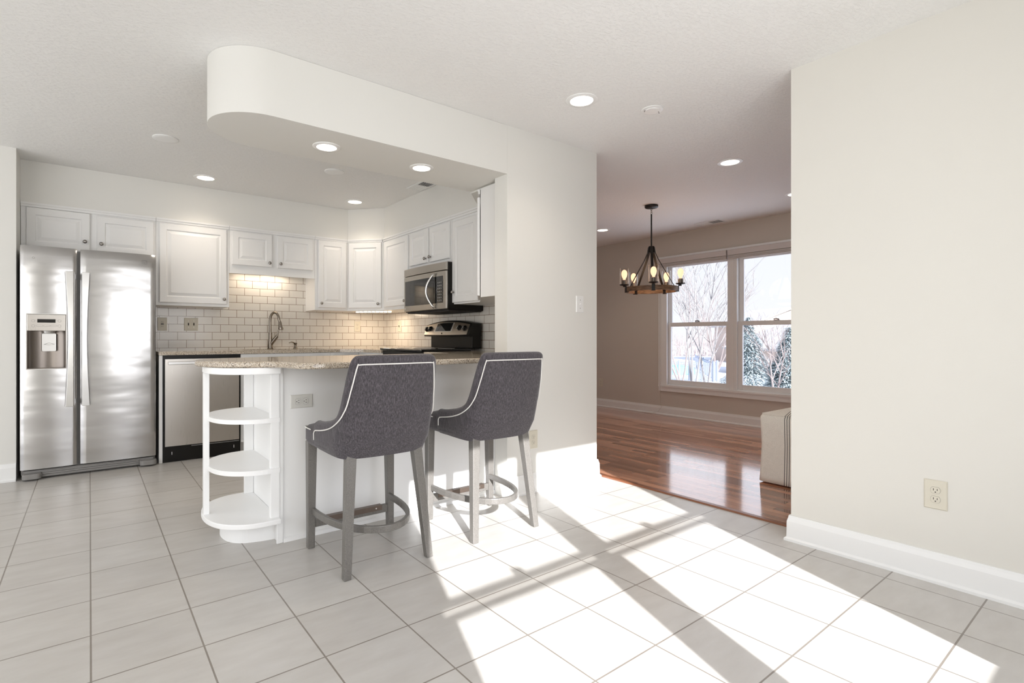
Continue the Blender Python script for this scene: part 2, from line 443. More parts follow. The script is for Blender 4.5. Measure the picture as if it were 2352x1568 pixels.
# east wall with the dining window
EO = (2.28, 4.135, 0.39, 2.05)
bm = B()
box(bm, XE, XE+0.16, YS_, EO[0], 0, CE); box(bm, XE, XE+0.16, EO[1], YN, 0, CE)
box(bm, XE, XE+0.16, EO[0], EO[1], 0, EO[2]); box(bm, XE, XE+0.16, EO[0], EO[1], EO[3], CE)
struct('wall_east', bm, M_dwall)
# bulkhead above the cabinets
bm = B(); prism(bm, [(-0.43, 5.40), (2.24, 5.40), (2.52, 5.09), (2.52, 3.39), (2.243, 3.11), (2.243, 2.752), (2.848, 2.752), (2.848, YN-0.002), (-0.43, YN-0.002)], 2.111, CE-0.001)
struct('wall_bulkhead', bm, M_wall)
# rounded soffit over the peninsula
pts = [(2.60, 2.615), (2.60, 3.11)]
for k in range(25):
    a = R(90+180*k/24); pts.append((0.715+0.25*math.cos(a), 2.865+0.245*math.sin(a)))
bm = B(); prism(bm, [(2.2425, 3.11)] + pts[2:] + [(2.1805, 2.62), (2.1805, 2.7505), (2.2425, 2.7505)], 2.122, CE-0.001)
o = struct('ceiling_soffit', bm, M_wall, smooth=True, autos=25)
# baseboards: flat board with small cap and a shoe at the floor
def base_run(name, path, h=0.13, closed=False, n_side=1):
    """path of (x,y); board stands on the left side (n_side=1) of the direction of travel"""
    prof = [(0, 0), (0.026, 0), (0.026, 0.012), (0.016, 0.020), (0.015, h-0.03), (0.010, h-0.012), (0.008, h), (0, h)]
    bm = B(); P = [Vector((p[0], p[1])) for p in path]; rings = []
    for i, p in enumerate(P):
        d1 = (P[i]-P[i-1]).normalized() if i else None
        d2 = (P[i+1]-P[i]).normalized() if i < len(P)-1 else None
        if d1 is None: d1 = d2
        if d2 is None: d2 = d1
        n1_, n2_ = Vector((-d1.y, d1.x))*n_side, Vector((-d2.y, d2.x))*n_side
        mt = (n1_+n2_); mt = mt/ (mt.dot(n1_)) if mt.length > 1e-6 else n1_
        rings.append([bm.verts.new((p.x+mt.x*a, p.y+mt.y*a, z)) for a, z in prof])
    k = len(prof)
    for A, Bq in zip(rings[:-1], rings[1:]):
        for j in range(k): bm.faces.new([A[j], A[(j+1) % k], Bq[(j+1) % k], Bq[j]])
    bm.faces.new(rings[0][::-1]); bm.faces.new(rings[-1])
    return struct(name, bm, M_trim)
base_run('baseboard_stub', [(2.19, 2.62), (3.06, 2.62), (3.06, 5.69)], n_side=-1)
base_run('baseboard_right', [(3.03, -0.5), (3.03, 1.19), (2.905, 1.19), (2.905, YS_)], n_side=-1)
base_run('baseboard_east', [(XE, YS_), (XE, YN)], h=0.12)
base_run('baseboard_left', [(XW_, 5.11), (-0.43, 5.11)], n_side=-1)
base_run('baseboard_south', [(XW_, YS_), (2.905, YS_)])
# shoe strip at the foot of the peninsula panel

# ================================================================ windows
def dh_window(name, M, units, z0, z1, glass_z, depth=0.10, slit=None):
    """M: local x along wall, local y into the room, z up. units: list of (x0,x1) glass openings"""
    gz0, r0, r1, gz1 = glass_z       # lower glass bottom, rail bottom, rail top, upper glass top
    root = None
    bm = B(); X0 = units[0][0]-0.055; X1 = units[-1][1]+0.055
    # jamb frame round each unit
    for i, (a, b) in enumerate(units):
        a0 = a-0.055; b0 = b+0.055
        box(bm, a0-0.03, a0, -depth, 0.0, z0, z1, M=M); box(bm, b0, b0+0.03, -depth, 0.0, z0, z1, M=M)
        box(bm, a0, b0, -depth, 0.0, z1-0.03, z1, M=M); box(bm, a0, b0, -depth, 0.0, z0, z0+0.03, M=M)
    for (a, b), (c, d) in zip(units[:-1], units[1:]): box(bm, b+0.0851, c-0.0851, -depth, 0.0, z0, z1, M=M)
    o = struct(name, bm, M_trim)
    for i, (a, b) in enumerate(units):
        # upper sash (outer track), lower sash (inner track)
        for nm, y0, y1, za, zb, g0, g1 in (('upper_sash', -depth*0.75, -depth*0.45, r0, z1-0.03, r1, gz1), ('lower_sash', -depth*0.42, -depth*0.12, z0+0.03, r1, gz0, r0)):
            bm = B(); a1, b1 = a-0.055, b+0.055
            if slit and nm == 'upper_sash': za = slit[1]
            if slit and nm == 'lower_sash': zb = slit[0]
            ga, gb = a+ (0.0 if nm == 'upper_sash' else 0.0), b
            box(bm, a1, ga, y0, y1, za, zb, M=M); box(bm, gb, b1, y0, y1, za, zb, M=M)
            box(bm, ga, gb, y0, y1, za, g0, M=M); box(bm, ga, gb, y0, y1, g1, zb, M=M)
            s = mesh_obj(nm, bm, M_trim, parent=o, bevel=0.003)
            bm = B(); ym = (y0+y1)/2
            box(bm, ga-0.004, gb+0.004, ym-0.002, ym+0.002, g0-0.004, g1+0.004, M=M)
            mesh_obj('glass', bm, M_pane, parent=s)
        # sash lock on the meeting rail
        bm = B(); c = (a+b)/2
        box(bm, c-0.03, c+0.03, -depth*0.42, -depth*0.2, r1, r1+0.008, M=M)
        tube(bm, [M @ Vector((c-0.022, -depth*0.3, r1+0.013)), M @ Vector((c+0.012, -depth*0.28, r1+0.02)), M @ Vector((c+0.032, -depth*0.2, r1+0.014))], 0.006)
        mesh_obj('sash_lock', bm, M_nickel, parent=o)
    return o
ME = frame((XE, 0, 0), (0, 1, 0), (-1, 0, 0))
w1 = dh_window('window_1', ME, [(2.33, 3.098), (3.30, 4.062)], EO[2]+0.005, EO[3]-0.005, (0.482, 1.195, 1.248, 1.99))
# casing, apron and top moulding
bm = B()
box(bm, 4.10, 4.224, 0, 0.018, 0.39, 2.10, M=ME); box(bm, 4.19, 4.224, 0.018, 0.028, 0.39, 2.10, M=ME); box(bm, 4.10, 4.125, 0.018, 0.024, 0.39, 2.10, M=ME)
box(bm, 3.152, 3.246, 0, 0.016, 0.40, 2.06, M=ME); box(bm, 3.185, 3.213, 0.016, 0.022, 0.40, 2.06, M=ME)
box(bm, 2.15, 2.28, 0, 0.018, 0.39, 2.10, M=ME)
box(bm, 2.15, 4.224, 0, 0.022, 0.325, 0.40, M=ME); box(bm, 2.15, 4.224, 0, 0.034, 0.385, 0.41, M=ME)
box(bm, 2.15, 4.224, 0, 0.018, 2.03, 2.14, M=ME); box(bm, 2.14, 4.235, 0.0, 0.032, 2.115, 2.14, M=ME)
c_ = mesh_obj('casing', bm, M_trim, parent=w1)
# rolled-up fabric shades
def shade(a, b, label):
    root = thing('roller_shade', ME @ Vector(((a+b)/2, 0.05, 2.03)), label, 'window shade', 'rolled up shades on the dining window')
    bm = B(); box(bm, a, b, 0.020, 0.062, 2.045, 2.112, M=ME)
    mesh_obj('headrail', bm, M_shade, parent=root, bevel=0.006)
    bm = B()
    for k in range(4): box(bm, a+0.004, b-0.004, 0.024, 0.052-0.004*k, 2.043-0.011*(k+1), 2.043-0.011*k-0.002, M=ME)
    mesh_obj('folded_fabric', bm, M_shade, parent=root)
shade(3.262, 4.21, 'gathered pale fabric shade rolled above the left dining window sash')
shade(2.25, 3.25, 'gathered pale fabric shade rolled above the right dining window sash')
bm = B(); tube(bm, [(XE-0.034, 4.20, 2.07), (XE-0.03, 4.205, 1.2), (XE-0.035, 4.20, 0.36), (XE-0.03, 4.18, 0.1), (XE-0.045, 4.22, 0.035), (XE-0.06, 4.32, 0.008), (XE-0.05, 4.44, 0.008)], 0.0022, 6)
tag(mesh_obj('shade_cord', bm, M_cord), 'thin cord hanging from the dining window shade down to the floor', 'cord')
MS = frame((0, YS_, 0), (-1, 0, 0), (0, 1, 0))
w2 = dh_window('window_2', MS, [(-1.965, -1.205), (-1.015, -0.245)], SO[2]+0.005, SO[3]-0.005, (0.482, 1.140, 1.228, 1.93), depth=0.055, slit=(1.168, 1.193))

# ================================================================ raised panel door
def door_bm(w, h, t_=0.019, fr=0.055):
    """door in local x (0..w), z (0..h); back at y=0, front at y=t_"""
    bm = B(); fr = min(fr, w*0.24, h*0.24)
    rings = [(0, 0), (0, t_-0.005), (0.005, t_), (fr, t_), (fr+0.006, t_-0.007), (fr+0.012, t_-0.007), (fr+0.034, t_-0.001), (fr+0.036, t_-0.0005)]
    if min(w, h) < 0.24: rings[-2] = (fr+0.022, t_-0.001); rings[-1] = (fr+0.024, t_-0.0005)
    vs = []
    for ins, d in rings:
        vs.append([bm.verts.new((x, d, z)) for x, z in ((ins, ins), (w-ins, ins), (w-ins, h-ins), (ins, h-ins))])
    for A, Bq in zip(vs[:-1], vs[1:]):
        for j in range(4): bm.faces.new([A[j], A[(j+1) % 4], Bq[(j+1) % 4], Bq[j]])
    bm.faces.new(vs[0][::-1]); bm.faces.new(vs[-1])
    return bm
KNOB = [(0.0, 0.0), (0.008, 0.0), (0.007, 0.006), (0.005, 0.011), (0.006, 0.016), (0.013, 0.019), (0.0155, 0.024), (0.013, 0.029), (0.006, 0.032), (0.0, 0.0325)]
def put_door(root, M, x0, x1, z0, z1, knob=None, name='door'):
    bm = door_bm(x1-x0, z1-z0)
    bmesh.ops.transform(bm, matrix=M @ Matrix.Translation((x0, 0.001, z0)), verts=bm.verts)
    d = mesh_obj(name, bm, M_cab, parent=root)
    if knob:
        bm = B(); K = M @ Matrix.Translation((knob[0], 0.019, knob[1])) @ Matrix.Rotation(-PI/2, 4, 'X')
        lathe(bm, KNOB[1:-1], seg=14); bmesh.ops.transform(bm, matrix=K, verts=bm.verts)
        mesh_obj('knob', bm, M_knob, parent=d, smooth=True)
    return d
MB_ = frame((0, 5.40, 0), (1, 0, 0), (0, -1, 0))           # back run
MR_ = frame((2.52, 0, 0), (0, -1, 0), (-1, 0, 0))          # right run, local x = -Y
def upper(label, M, x0, x1, z0, z1, depth, doors, crown=True, grp='white wall cabinets', rail=0.0):
    c = M @ Vector(((x0+x1)/2, -depth/2, z0))
    root = thing('wall_cabinet', c, label, 'cabinet', grp)
    bm = B(); zr = z0+rail; box(bm, x0+0.0005, x1-0.0005, -depth, 0, zr, z1, M=M)
    if rail: box(bm, x0+0.0005, x1-0.0005, -0.02, 0, z0, zr, M=M)
    if crown:
        box(bm, x0+0.0005, x1-0.0005, 0, 0.012, z1-0.034, z1-0.016, M=M); box(bm, x0+0.0005, x1-0.0005, 0, 0.02, z1-0.016, z1-0.001, M=M)
    mesh_obj('body', bm, M_cab, parent=root)
    for d in doors: put_door(root, M, *d)
    return root
ZT = 2.110
upper('white cabinet above the refrigerator with two raised panel doors', MB_, -0.428, 0.466, 1.715, ZT, 0.295,
      [(-0.396, 0.003, 1.752, 2.072, (-0.03, 1.835)), (0.047, 0.450, 1.752, 2.064, (0.078, 1.828))])
upper('large white single door cabinet right of the refrigerator', MB_, 0.467, 1.058, 1.338, ZT, 0.295, [(0.490, 1.036, 1.362, 2.066, (1.01, 1.41))])
upper('short white two door cabinet above the kitchen faucet', MB_, 1.059, 1.878, 1.665, ZT, 0.295,
      [(1.082, 1.447, 1.745, 2.066, (1.42, 1.785)), (1.497, 1.856, 1.745, 2.068, (1.526, 1.785))], rail=0.045)
upper('white narrow door cabinet left of the diagonal corner cabinet', MB_, 1.879, 2.235, 1.338, ZT, 0.295, [(1.911, 2.218, 1.366, 2.074, (1.94, 1.41))])
# diagonal corner cabinet
def diag(label, p0, p1, poly, z0, z1, knob_right=True, doorz=(1.366, 2.07), grp='white wall cabinets'):
    p0 = Vector((*p0, 0)); p1 = Vector((*p1, 0)); u = (p1-p0).normalized(); n = Vector((u.y, -u.x, 0))
    M = frame(p0, u, n); wd = (p1-p0).length
    root = thing('wall_cabinet', (sum(p[0] for p in poly)/len(poly), sum(p[1] for p in poly)/len(poly), z0), label, 'cabinet', grp)
    bm = B(); prism(bm, poly, z0, z1); box(bm, 0.012, wd-0.012, 0, 0.012, z1-0.034, z1-0.016, M=M); box(bm, 0.012, wd-0.012, 0, 0.018, z1-0.016, z1-0.001, M=M)
    mesh_obj('body', bm, M_cab, parent=root)
    put_door(root, M, 0.02, wd-(0.02 if knob_right else 0.004), doorz[0], doorz[1], (wd-0.05, doorz[0]+0.045) if knob_right else None)
    return root
diag('white diagonal corner cabinet above the under cabinet light', (2.236, 5.398), (2.518, 5.097),
     [(2.236, 5.398), (2.518, 5.097), (2.840, 5.097), (2.840, 5.690), (2.236, 5.690)], 1.338, ZT)
upper('white tall door cabinet left of the microwave', MR_, -5.095, -4.522, 1.338, ZT, 0.32, [(-5.05, -4.54, 1.373, 2.062, (-4.575, 1.415))])
upper('small white two door cabinet above the microwave', MR_, -4.521, -3.778, 1.706, ZT, 0.32,
      [(-4.506, -4.158, 1.745, 2.066, (-4.185, 1.785)), (-4.128, -3.794, 1.743, 2.064, (-4.10, 1.79))])
upper('white tall door cabinet right of the microwave', MR_, -3.777, -3.372, 1.338, ZT, 0.32, [(-3.750, -3.385, 1.35, 2.05, (-3.722, 1.44))])
diag('white corner cabinet hung behind the wall end seen from its side', (2.52, 3.362), (2.222, 2.972),
     [(2.52, 3.370), (2.222, 2.965), (2.222, 2.753), (2.840, 2.753), (2.840, 3.370)], 1.338, ZT, doorz=(1.35, 2.05), knob_right=False)
# under-cabinet light strip + its lamp
bm = B()
for k in range(9):
    a = Vector((2.335, 5.355, 0)).lerp(Vector((2.585, 5.085, 0)), k/8)
    box(bm, a.x-0.013, a.x+0.013, a.y-0.013, a.y+0.013, 1.322, 1.331)
root = thing('under_cabinet_light', (2.46, 5.22, 1.32), 'glowing light strip under the diagonal corner cabinet', 'light')
mesh_obj('lamp', bm, M_strip, parent=root)
bm = B(); tube(bm, [(2.325, 5.366, 1.3345), (2.595, 5.074, 1.3345)], 0.01, flat=(0.018, 0.003)); mesh_obj('housing', bm, M_trim, parent=root)
light('strip_glow', 'AREA', (2.56, 5.32, 1.315), 2.2, (1.0, 0.80, 0.58), shape='RECTANGLE', size=0.42, size_y=0.12, rot=(0, 0, R(-45)))
light('sink_glow', 'AREA', (1.42, 5.60, 1.695), 1.3, (1.0, 0.84, 0.66), shape='RECTANGLE', size=0.5, size_y=0.08, rot=(0, 0, 0))
bm = B(); lathe(bm, [(0.035, 1.700), (0.035, 1.7095)], c=(1.49, 5.60, 0), seg=20)
tag(mesh_obj('puck_light', bm, M_strip), 'small round light under the cabinet above the sink', 'light')

# ================================================================ base cabinets, counters
def base_cab(label, M, x0, x1, doors, drawers, depth=0.60, z1=0.899, sink=False):
    root = thing('base_cabinet', M @ Vector(((x0+x1)/2, -depth/2, 0)), label, 'cabinet', 'white base cabinets')
    bm = B(); box(bm, x0, x1, -depth, 0, 0.10, 0.73 if sink else z1, M=M); box(bm, x0, x1, -depth, -0.06, 0.0, 0.10, M=M)
    if sink:
        box(bm, x0, x1, -0.03, 0, 0.73, z1, M=M); box(bm, x0, x0+0.02, -depth, -0.03, 0.73, z1, M=M)
    mesh_obj('body', bm, M_cab, parent=root)
    for a, b in doors: put_door(root, M, a, b, 0.13, 0.70)
    for a, b in drawers:
        bm = B(); box(bm, a, b, 0.001, 0.018, 0.74, 0.872, M=M); d = mesh_obj('drawer', bm, M_cab, parent=root, bevel=0.006)
    return root
MBB = frame((0, 5.095, 0), (1, 0, 0), (0, -1, 0)); MBR = frame((2.235, 0, 0), (0, -1, 0), (-1, 0, 0))
base_cab('white sink base cabinet right of the dishwasher', MBB, 1.095, 1.93, [(1.115, 1.50), (1.52, 1.91)], [(1.135, 1.53), (1.56, 1.90)], sink=True)
base_cab('white narrow base cabinet in the kitchen corner', MBB, 1.932, 2.234, [(1.95, 2.21)], [(1.96, 2.21)])
base_cab('white base cabinet left of the range', MBR, -5.094, -4.51, [(-5.05, -4.53)], [(-5.05, -4.53)])
base_cab('white base cabinet right of the range beside the peninsula', MBR, -3.73, -3.30, [(-3.71, -3.32)], [(-3.71, -3.32)])
bm = B(); box(bm, 0.461, 0.486, 5.085, 5.69, 0.0, 0.899)
tag(mesh_obj('filler_panel', bm, M_cab), 'narrow white upright panel between refrigerator and dishwasher', 'panel')
CT0, CT1 = 0.902, 0.932
def counter(name, pts, label):
    bm = B(); prism(bm, pts, CT0, CT1)
    return tag(mesh_obj(name, bm, M_gran, bevel=0.008, seg=3), label, 'countertop')
# sink hole cut into the back counter by building it as a ring of pieces
bx0, bx1, by0, by1 = 1.17, 1.93, 5.18, 5.56
bm = B()
outer = [(0.458, 5.068), (2.02, 5.068), (2.20, 4.90), (2.20, 4.505), (2.841, 4.505), (2.841, 5.691), (0.458, 5.691)]
inner = rrect(bx0, bx1, by0, by1, 0.08, 5)
def ring_slab(bm, outer, inner, z0, z1):
    for z, flip in ((z0, True), (z1, False)):
        ov = [bm.verts.new((p[0], p[1], z)) for p in outer]; iv = [bm.verts.new((p[0], p[1], z)) for p in inner]
        es = [bm.edges.new((ov[i], ov[(i+1) % len(ov)])) for i in range(len(ov))]+[bm.edges.new((iv[i], iv[(i+1) % len(iv)])) for i in range(len(iv))]
        bmesh.ops.triangle_fill(bm, use_beauty=True, edges=es)
        if z == z0: lo = (ov, iv)
        else: hi = (ov, iv)
    for A, Bq in ((lo[0], hi[0]), (lo[1], hi[1])):
        n = len(A)
        for i in range(n): bm.faces.new([A[i], A[(i+1) % n], Bq[(i+1) % n], Bq[i]])
ring_slab(bm, outer, inner, CT0, CT1)
o = mesh_obj('countertop', bm, M_gran); tag(o, 'speckled brown granite countertop along the back wall with the sink', 'countertop')
# sink bowl
bm = B(); rings = []
for ins, z in ((0.0, CT0-0.002), (0.006, 0.85), (0.02, 0.76), (0.06, 0.74)):
    rings.append([bm.verts.new((p[0], p[1], z)) for p in rrect(bx0+ins+0.001, bx1-ins-0.001, by0+ins+0.001, by1-ins-0.001, 0.08, 5)])
for A, Bq in zip(rings[:-1], rings[1:]):
    n = len(A)
    for i in range(n): bm.faces.new([A[i], A[(i+1) % n], Bq[(i+1) % n], Bq[i]])
bm.faces.new(rings[-1])
tag(mesh_obj('sink', bm, M_ssd, smooth=True, autos=40), 'undermount steel sink bowl set in the back countertop', 'sink')
# peninsula counter with rounded end and bulge over the stools
left = [(0.80, 3.33), (0.66, 3.325), (0.54, 3.27), (0.465, 3.18), (0.436, 3.06), (0.450, 2.95), (0.486, 2.87), (0.54, 2.795), (0.619, 2.74), (0.69, 2.705), (0.733, 2.66), (0.755, 2.58), (0.775, 2.48), (0.815, 2.425), (0.894, 2.405)]
cur = [(p.x, p.y) for p in catmull([(a, b, 0) for a, b in left], 4)]
right_ = [(1.5, 2.40), (2.02, 2.40), (2.10, 2.43), (2.14, 2.50), (2.15, 2.615), (2.179, 2.619), (2.179, 2.752), (2.841, 2.752), (2.841, 3.725), (2.20, 3.725), (2.20, 3.36), (2.16, 3.33)]
counter('countertop', cur+right_, 'speckled granite peninsula countertop with wavy front edge above the bar stools')

# ================================================================ peninsula with open rounded shelves
root = thing('peninsula', (1.4, 2.9, 0), 'white kitchen peninsula with rounded open shelves at its left end', 'kitchen peninsula')
bm = B(); box(bm, 0.772, 2.230, 2.755, 3.28, 0.0, 0.9015); mesh_obj('body', bm, M_pen, parent=root)
bm = B(); box(bm, 0.760, 0.792, 2.742, 2.7548, 0.0, 0.9010); mesh_obj('corner_post', bm, M_pen, parent=root, bevel=0.003)
bm = B(); prism(bm, [(0, 0), (0.014, 0), (0.012, 0.018), (0.0, 0.024)], 0.793, 2.18, M=Matrix(((0, 0, 1, 0), (-1, 0, 0, 2.7548), (0, 1, 0, 0), (0, 0, 0, 1))))
mesh_obj('shoe_strip', bm, M_pen, parent=root)
def shelf_outline(ins=0.0, xr=0.7715):
    q = [(0.765, 2.699), (0.665, 2.702), (0.603, 2.720), (0.548, 2.757), (0.502, 2.815), (0.472, 2.90), (0.462, 3.00)]
    q = q + [(x, 6.0-y) for x, y in q[:-1][::-1]]
    q[0] = (xr, 2.699); q[-1] = (xr, 3.301)
    c = catmull([(a, b, 0) for a, b in q], 5)
    cy_ = 3.0
    return [(xr if i in (0, len(c)-1) else p.x+ins*0.9*(1 if p.x < 0.7 else 0), cy_+(p.y-cy_)*(1-ins/0.30)) for i, p in enumerate(c)]
for nm, z0, z1, ins in (('top_board', 0.868, 0.9012, 0.006), ('shelf', 0.622, 0.644, 0.028), ('shelf', 0.366, 0.390, 0.028), ('shelf', 0.113, 0.139, 0.0)):
    bm = B(); prism(bm, shelf_outline(ins), z0, z1); mesh_obj(nm, bm, M_pen, parent=root, bevel=0.004)
bm = B(); prism(bm, [(0.7715, 2.822)]+[(p.x, p.y) for p in catmull([(0.72, 2.83, 0), (0.686, 2.838, 0), (0.633, 2.856, 0), (0.593, 2.888, 0), (0.566, 2.935, 0), (0.553, 3.01, 0), (0.56, 3.09, 0), (0.60, 3.16, 0), (0.68, 3.19, 0)], 4)]+[(0.7715, 3.20)], 0, 0.113)
mesh_obj('plinth', bm, M_pen, parent=root)
bm = B(); box(bm, 0.468, 0.494, 2.995, 3.03, 0.139, 0.868); mesh_obj('front_post', bm, M_pen, parent=root, bevel=0.002)
bm = B(); box(bm, 0.722, 0.771, 3.262, 3.285, 0.139, 0.868); mesh_obj('rear_post', bm, M_pen, parent=root, bevel=0.002)
bm = B(); box(bm, 0.728, 0.7715, 2.735, 2.765, 0.139, 0.868); mesh_obj('side_post', bm, M_pen, parent=root, bevel=0.002)

# ================================================================ faucet, soap dispenser
root = thing('faucet', (1.492, 5.618, 0.9325), 'tall arched brushed nickel kitchen faucet behind the sink', 'faucet')
bm = B(); lathe(bm, [(0.030, 0.9325), (0.028, 0.94), (0.024, 0.98), (0.019, 1.03), (0.0165, 1.08), (0.0165, 1.09)], c=(1.492, 5.618, 0), seg=18)
mesh_obj('base', bm, M_nickel, parent=root, smooth=True)
bm = B(); arc = [(1.492, 5.618, 1.085), (1.490, 5.618, 1.21)]
for k in range(1, 14):
    a = R(180-175*k/13); arc.append((1.490+0.034+0.034*math.cos(a), 5.618-0.075*(1+math.cos(a))/2*1.0, 1.225+0.083*math.sin(a)))
arc.append((1.566, 5.54, 1.205))
tube(bm, arc, 0.0125, 12); tube(bm, [(1.492, 5.618, 1.083), (1.492, 5.618, 1.098)], 0.0175, 12)
mesh_obj('spout', bm, M_nickel, parent=root, smooth=True, autos=50)
bm = B(); tube(bm, [(1.564, 5.542, 1.215), (1.567, 5.54, 1.205), (1.570, 5.538, 1.165), (1.574, 5.536, 1.138), (1.574, 5.536, 1.130)], [0.014, 0.015, 0.019, 0.025, 0.023], 14)
mesh_obj('spray_head', bm, M_nickel, parent=root, smooth=True, autos=50)
bm = B(); tube(bm, [(1.497, 5.61, 0.985), (1.525, 5.585, 1.03), (1.545, 5.57, 1.062)], [0.019, 0.018, 0.016], 12); tube(bm, [(1.545, 5.57, 1.06), (1.552, 5.565, 1.09), (1.558, 5.56, 1.125)], [0.012, 0.008, 0.006], 10)
mesh_obj('lever', bm, M_nickel, parent=root, smooth=True, autos=50)
root = thing('soap_dispenser', (1.742, 5.60, 0.9325), 'small brushed nickel soap dispenser right of the faucet', 'soap dispenser')
bm = B(); lathe(bm, [(0.024, 0.9325), (0.022, 0.94), (0.013, 0.95), (0.011, 0.972), (0.016, 0.98), (0.017, 0.992), (0.008, 0.995)], c=(1.742, 5.60, 0), seg=16)
mesh_obj('pump', bm, M_nickel, parent=root, smooth=True, autos=50)
bm = B(); tube(bm, [(1.735, 5.597, 0.985), (1.715, 5.583, 0.998), (1.69, 5.565, 1.003), (1.668, 5.55, 0.997), (1.66, 5.545, 0.993)], [0.008, 0.006, 0.005, 0.004, 0.004], 8)
mesh_obj('nozzle', bm, M_nickel, parent=root, smooth=True)

# ================================================================ refrigerator
root = thing('refrigerator', (0.017, 5.38, 0), 'stainless steel side by side refrigerator with ice and water dispenser', 'refrigerator')
bm = B(); box(bm, -0.405, 0.437, 5.115, 5.68, 0.03, 1.715); mesh_obj('body', bm, M_greyp, parent=root, bevel=0.004)
YF = 5.05
def fridge_door(name, x0, x1, hole=None):
    """slightly bowed front; rolled top edge"""
    bm = B(); n = 24; zs = [0.077, 0.083]+[0.083+(1.66-0.083)*k/16 for k in range(1, 17)]+[1.69, 1.712, 1.726, 1.732]
    def yy(x, z):
        s = (x-x0)/(x1-x0)*2-1
        y = YF+0.012*s*s
        y += 0.010*max(0, (abs(s)-0.93)/0.07)**2
        if z > 1.66: y += 0.022*((z-1.66)/0.072)**2.2+0.006*s*s*((z-1.66)/0.07)
        if z < 0.085: y += 0.004
        return y
    xs = [x0+(x1-x0)*k/n for k in range(n+1)]
    if hole:
        xs = sorted(set([min(xs, key=lambda q: abs(q-h)) if False else q for q in xs] + [hole[0], hole[1]])); zs = sorted(set(zs+[hole[2], hole[3]]))
    grid = {}
    for i, x in enumerate(xs):
        for j, z in enumerate(zs): grid[i, j] = bm.verts.new((x, yy(x, z), z))
    bk = {}
    def back(i, j):
        if (i, j) not in bk: bk[i, j] = bm.verts.new((xs[i], 5.112, zs[j]))
        return bk[i, j]
    def inside(i, j):
        if not hole: return False
        xm = (xs[i]+xs[i+1])/2; zm = (zs[j]+zs[j+1])/2
        return hole[0] < xm < hole[1] and hole[2] < zm < hole[3]
    nx, nz = len(xs), len(zs)
    for i in range(nx-1):
        for j in range(nz-1):
            if inside(i, j): continue
            bm.faces.new([grid[i, j], grid[i+1, j], grid[i+1, j+1], grid[i, j+1]])
    per = [(i, 0) for i in range(nx)]+[(nx-1, j) for j in range(1, nz)]+[(i, nz-1) for i in range(nx-2, -1, -1)]+[(0, j) for j in range(nz-2, 0, -1)]
    for a, b in zip(per, per[1:]+per[:1]): bm.faces.new([grid[a], back(*a), back(*b), grid[b]])
    bm.faces.new([back(*p) for p in per])
    return mesh_obj(name, bm, M_ss, parent=root, smooth=True, autos=35)
HX = (-0.368, -0.142, 0.818, 1.224)
fz = fridge_door('freezer_door', -0.407, -0.078, HX)
fr_ = fridge_door('fridge_door', -0.057, 0.438)
# dispenser
bm = B(); box(bm, HX[0], HX[1], YF+0.052, YF+0.058, HX[2], HX[3]); box(bm, HX[0], HX[0]+0.004, YF+0.0, YF+0.055, HX[2], HX[3]); box(bm, HX[1]-0.004, HX[1], YF, YF+0.055, HX[2], HX[3]); box(bm, HX[0], HX[1], YF-0.002, YF+0.055, HX[2], HX[2]+0.006)
cq = [(HX[0]+(HX[1]-HX[0])*k/16, YF+0.004+0.046*math.sin(PI*k/16)**0.55) for k in range(17)]
prism(bm, cq+[(HX[1], YF+0.0515), (HX[0], YF+0.0515)], HX[2]+0.006, 1.10)
mesh_obj('dispenser_recess', bm, M_disp, parent=root, smooth=True, autos=40)
bm = B()
for a, b, c, d in ((HX[0]-0.004, HX[1]+0.004, HX[3], HX[3]+0.004), (HX[0]-0.004, HX[1]+0.004, HX[2]-0.004, HX[2]), (HX[0]-0.004, HX[0], HX[2], HX[3]), (HX[1], HX[1]+0.004, HX[2], HX[3])): box(bm, a, b, YF-0.003, YF+0.012, c, d)
mesh_obj('dispenser_rim', bm, M_handle, parent=root)
bm = B(); box(bm, HX[0]+0.001, HX[1]-0.001, YF-0.004, YF+0.05, 1.10, HX[3]-0.001)
cp = mesh_obj('control_panel', bm, M_ssd, parent=root, bevel=0.003)
bm = B(); box(bm, -0.308, -0.204, YF-0.006, YF-0.003, 1.161, 1.187); mesh_obj('display', bm, M_glassb, parent=cp)
for cx_, cz in ((-0.331, 1.174), (-0.181, 1.175), (-0.331, 1.137), (-0.181, 1.137)):
    bm = B(); tube(bm, [(cx_+0.010*math.cos(a), YF-0.0042, cz+0.009*math.sin(a)) for a in [2*PI*k/16 for k in range(16)]], 0.0008, 5, closed=True); mesh_obj('button', bm, M_greyp, parent=cp)
for k in range(3):
    bm = B(); tube(bm, [(x, YF-0.0042, y) for x, y in rrect(-0.313+0.04*k, -0.277+0.04*k, 1.132, 1.144, 0.004, 3)], 0.0006, 4, closed=True); mesh_obj('button', bm, M_greyp, parent=cp)
bm = B(); tube(bm, [(-0.245, YF+0.03, 1.1), (-0.245, YF+0.03, 1.082)], [0.042, 0.036], 20); mesh_obj('spout', bm, M_handle, parent=root, smooth=True, autos=50)
bm = B(); prism(bm, [(x, z) for x, z in rrect(-0.284, -0.202, 0.948, 1.08, 0.008, 4)], -(YF+0.034), -(YF+0.026), M=Matrix(((1, 0, 0, 0), (0, 0, -1, 0), (0, 1, 0, 0), (0, 0, 0, 1))))
pd = mesh_obj('paddle', bm, M_handle, parent=root)
bm = B()
tube(bm, [(-0.272+0.06*k/10, YF+0.0255, 0.997+0.012*math.sin(PI*k/10)) for k in range(11)], 0.0012, 5)
tube(bm, [(-0.272+0.06*k/10, YF+0.0255, 1.0-0.007*math.sin(PI*k/10)+0.004*k/10) for k in range(11)], 0.0008, 5)
mesh_obj('engraved_curve', bm, M_greyp, parent=pd)
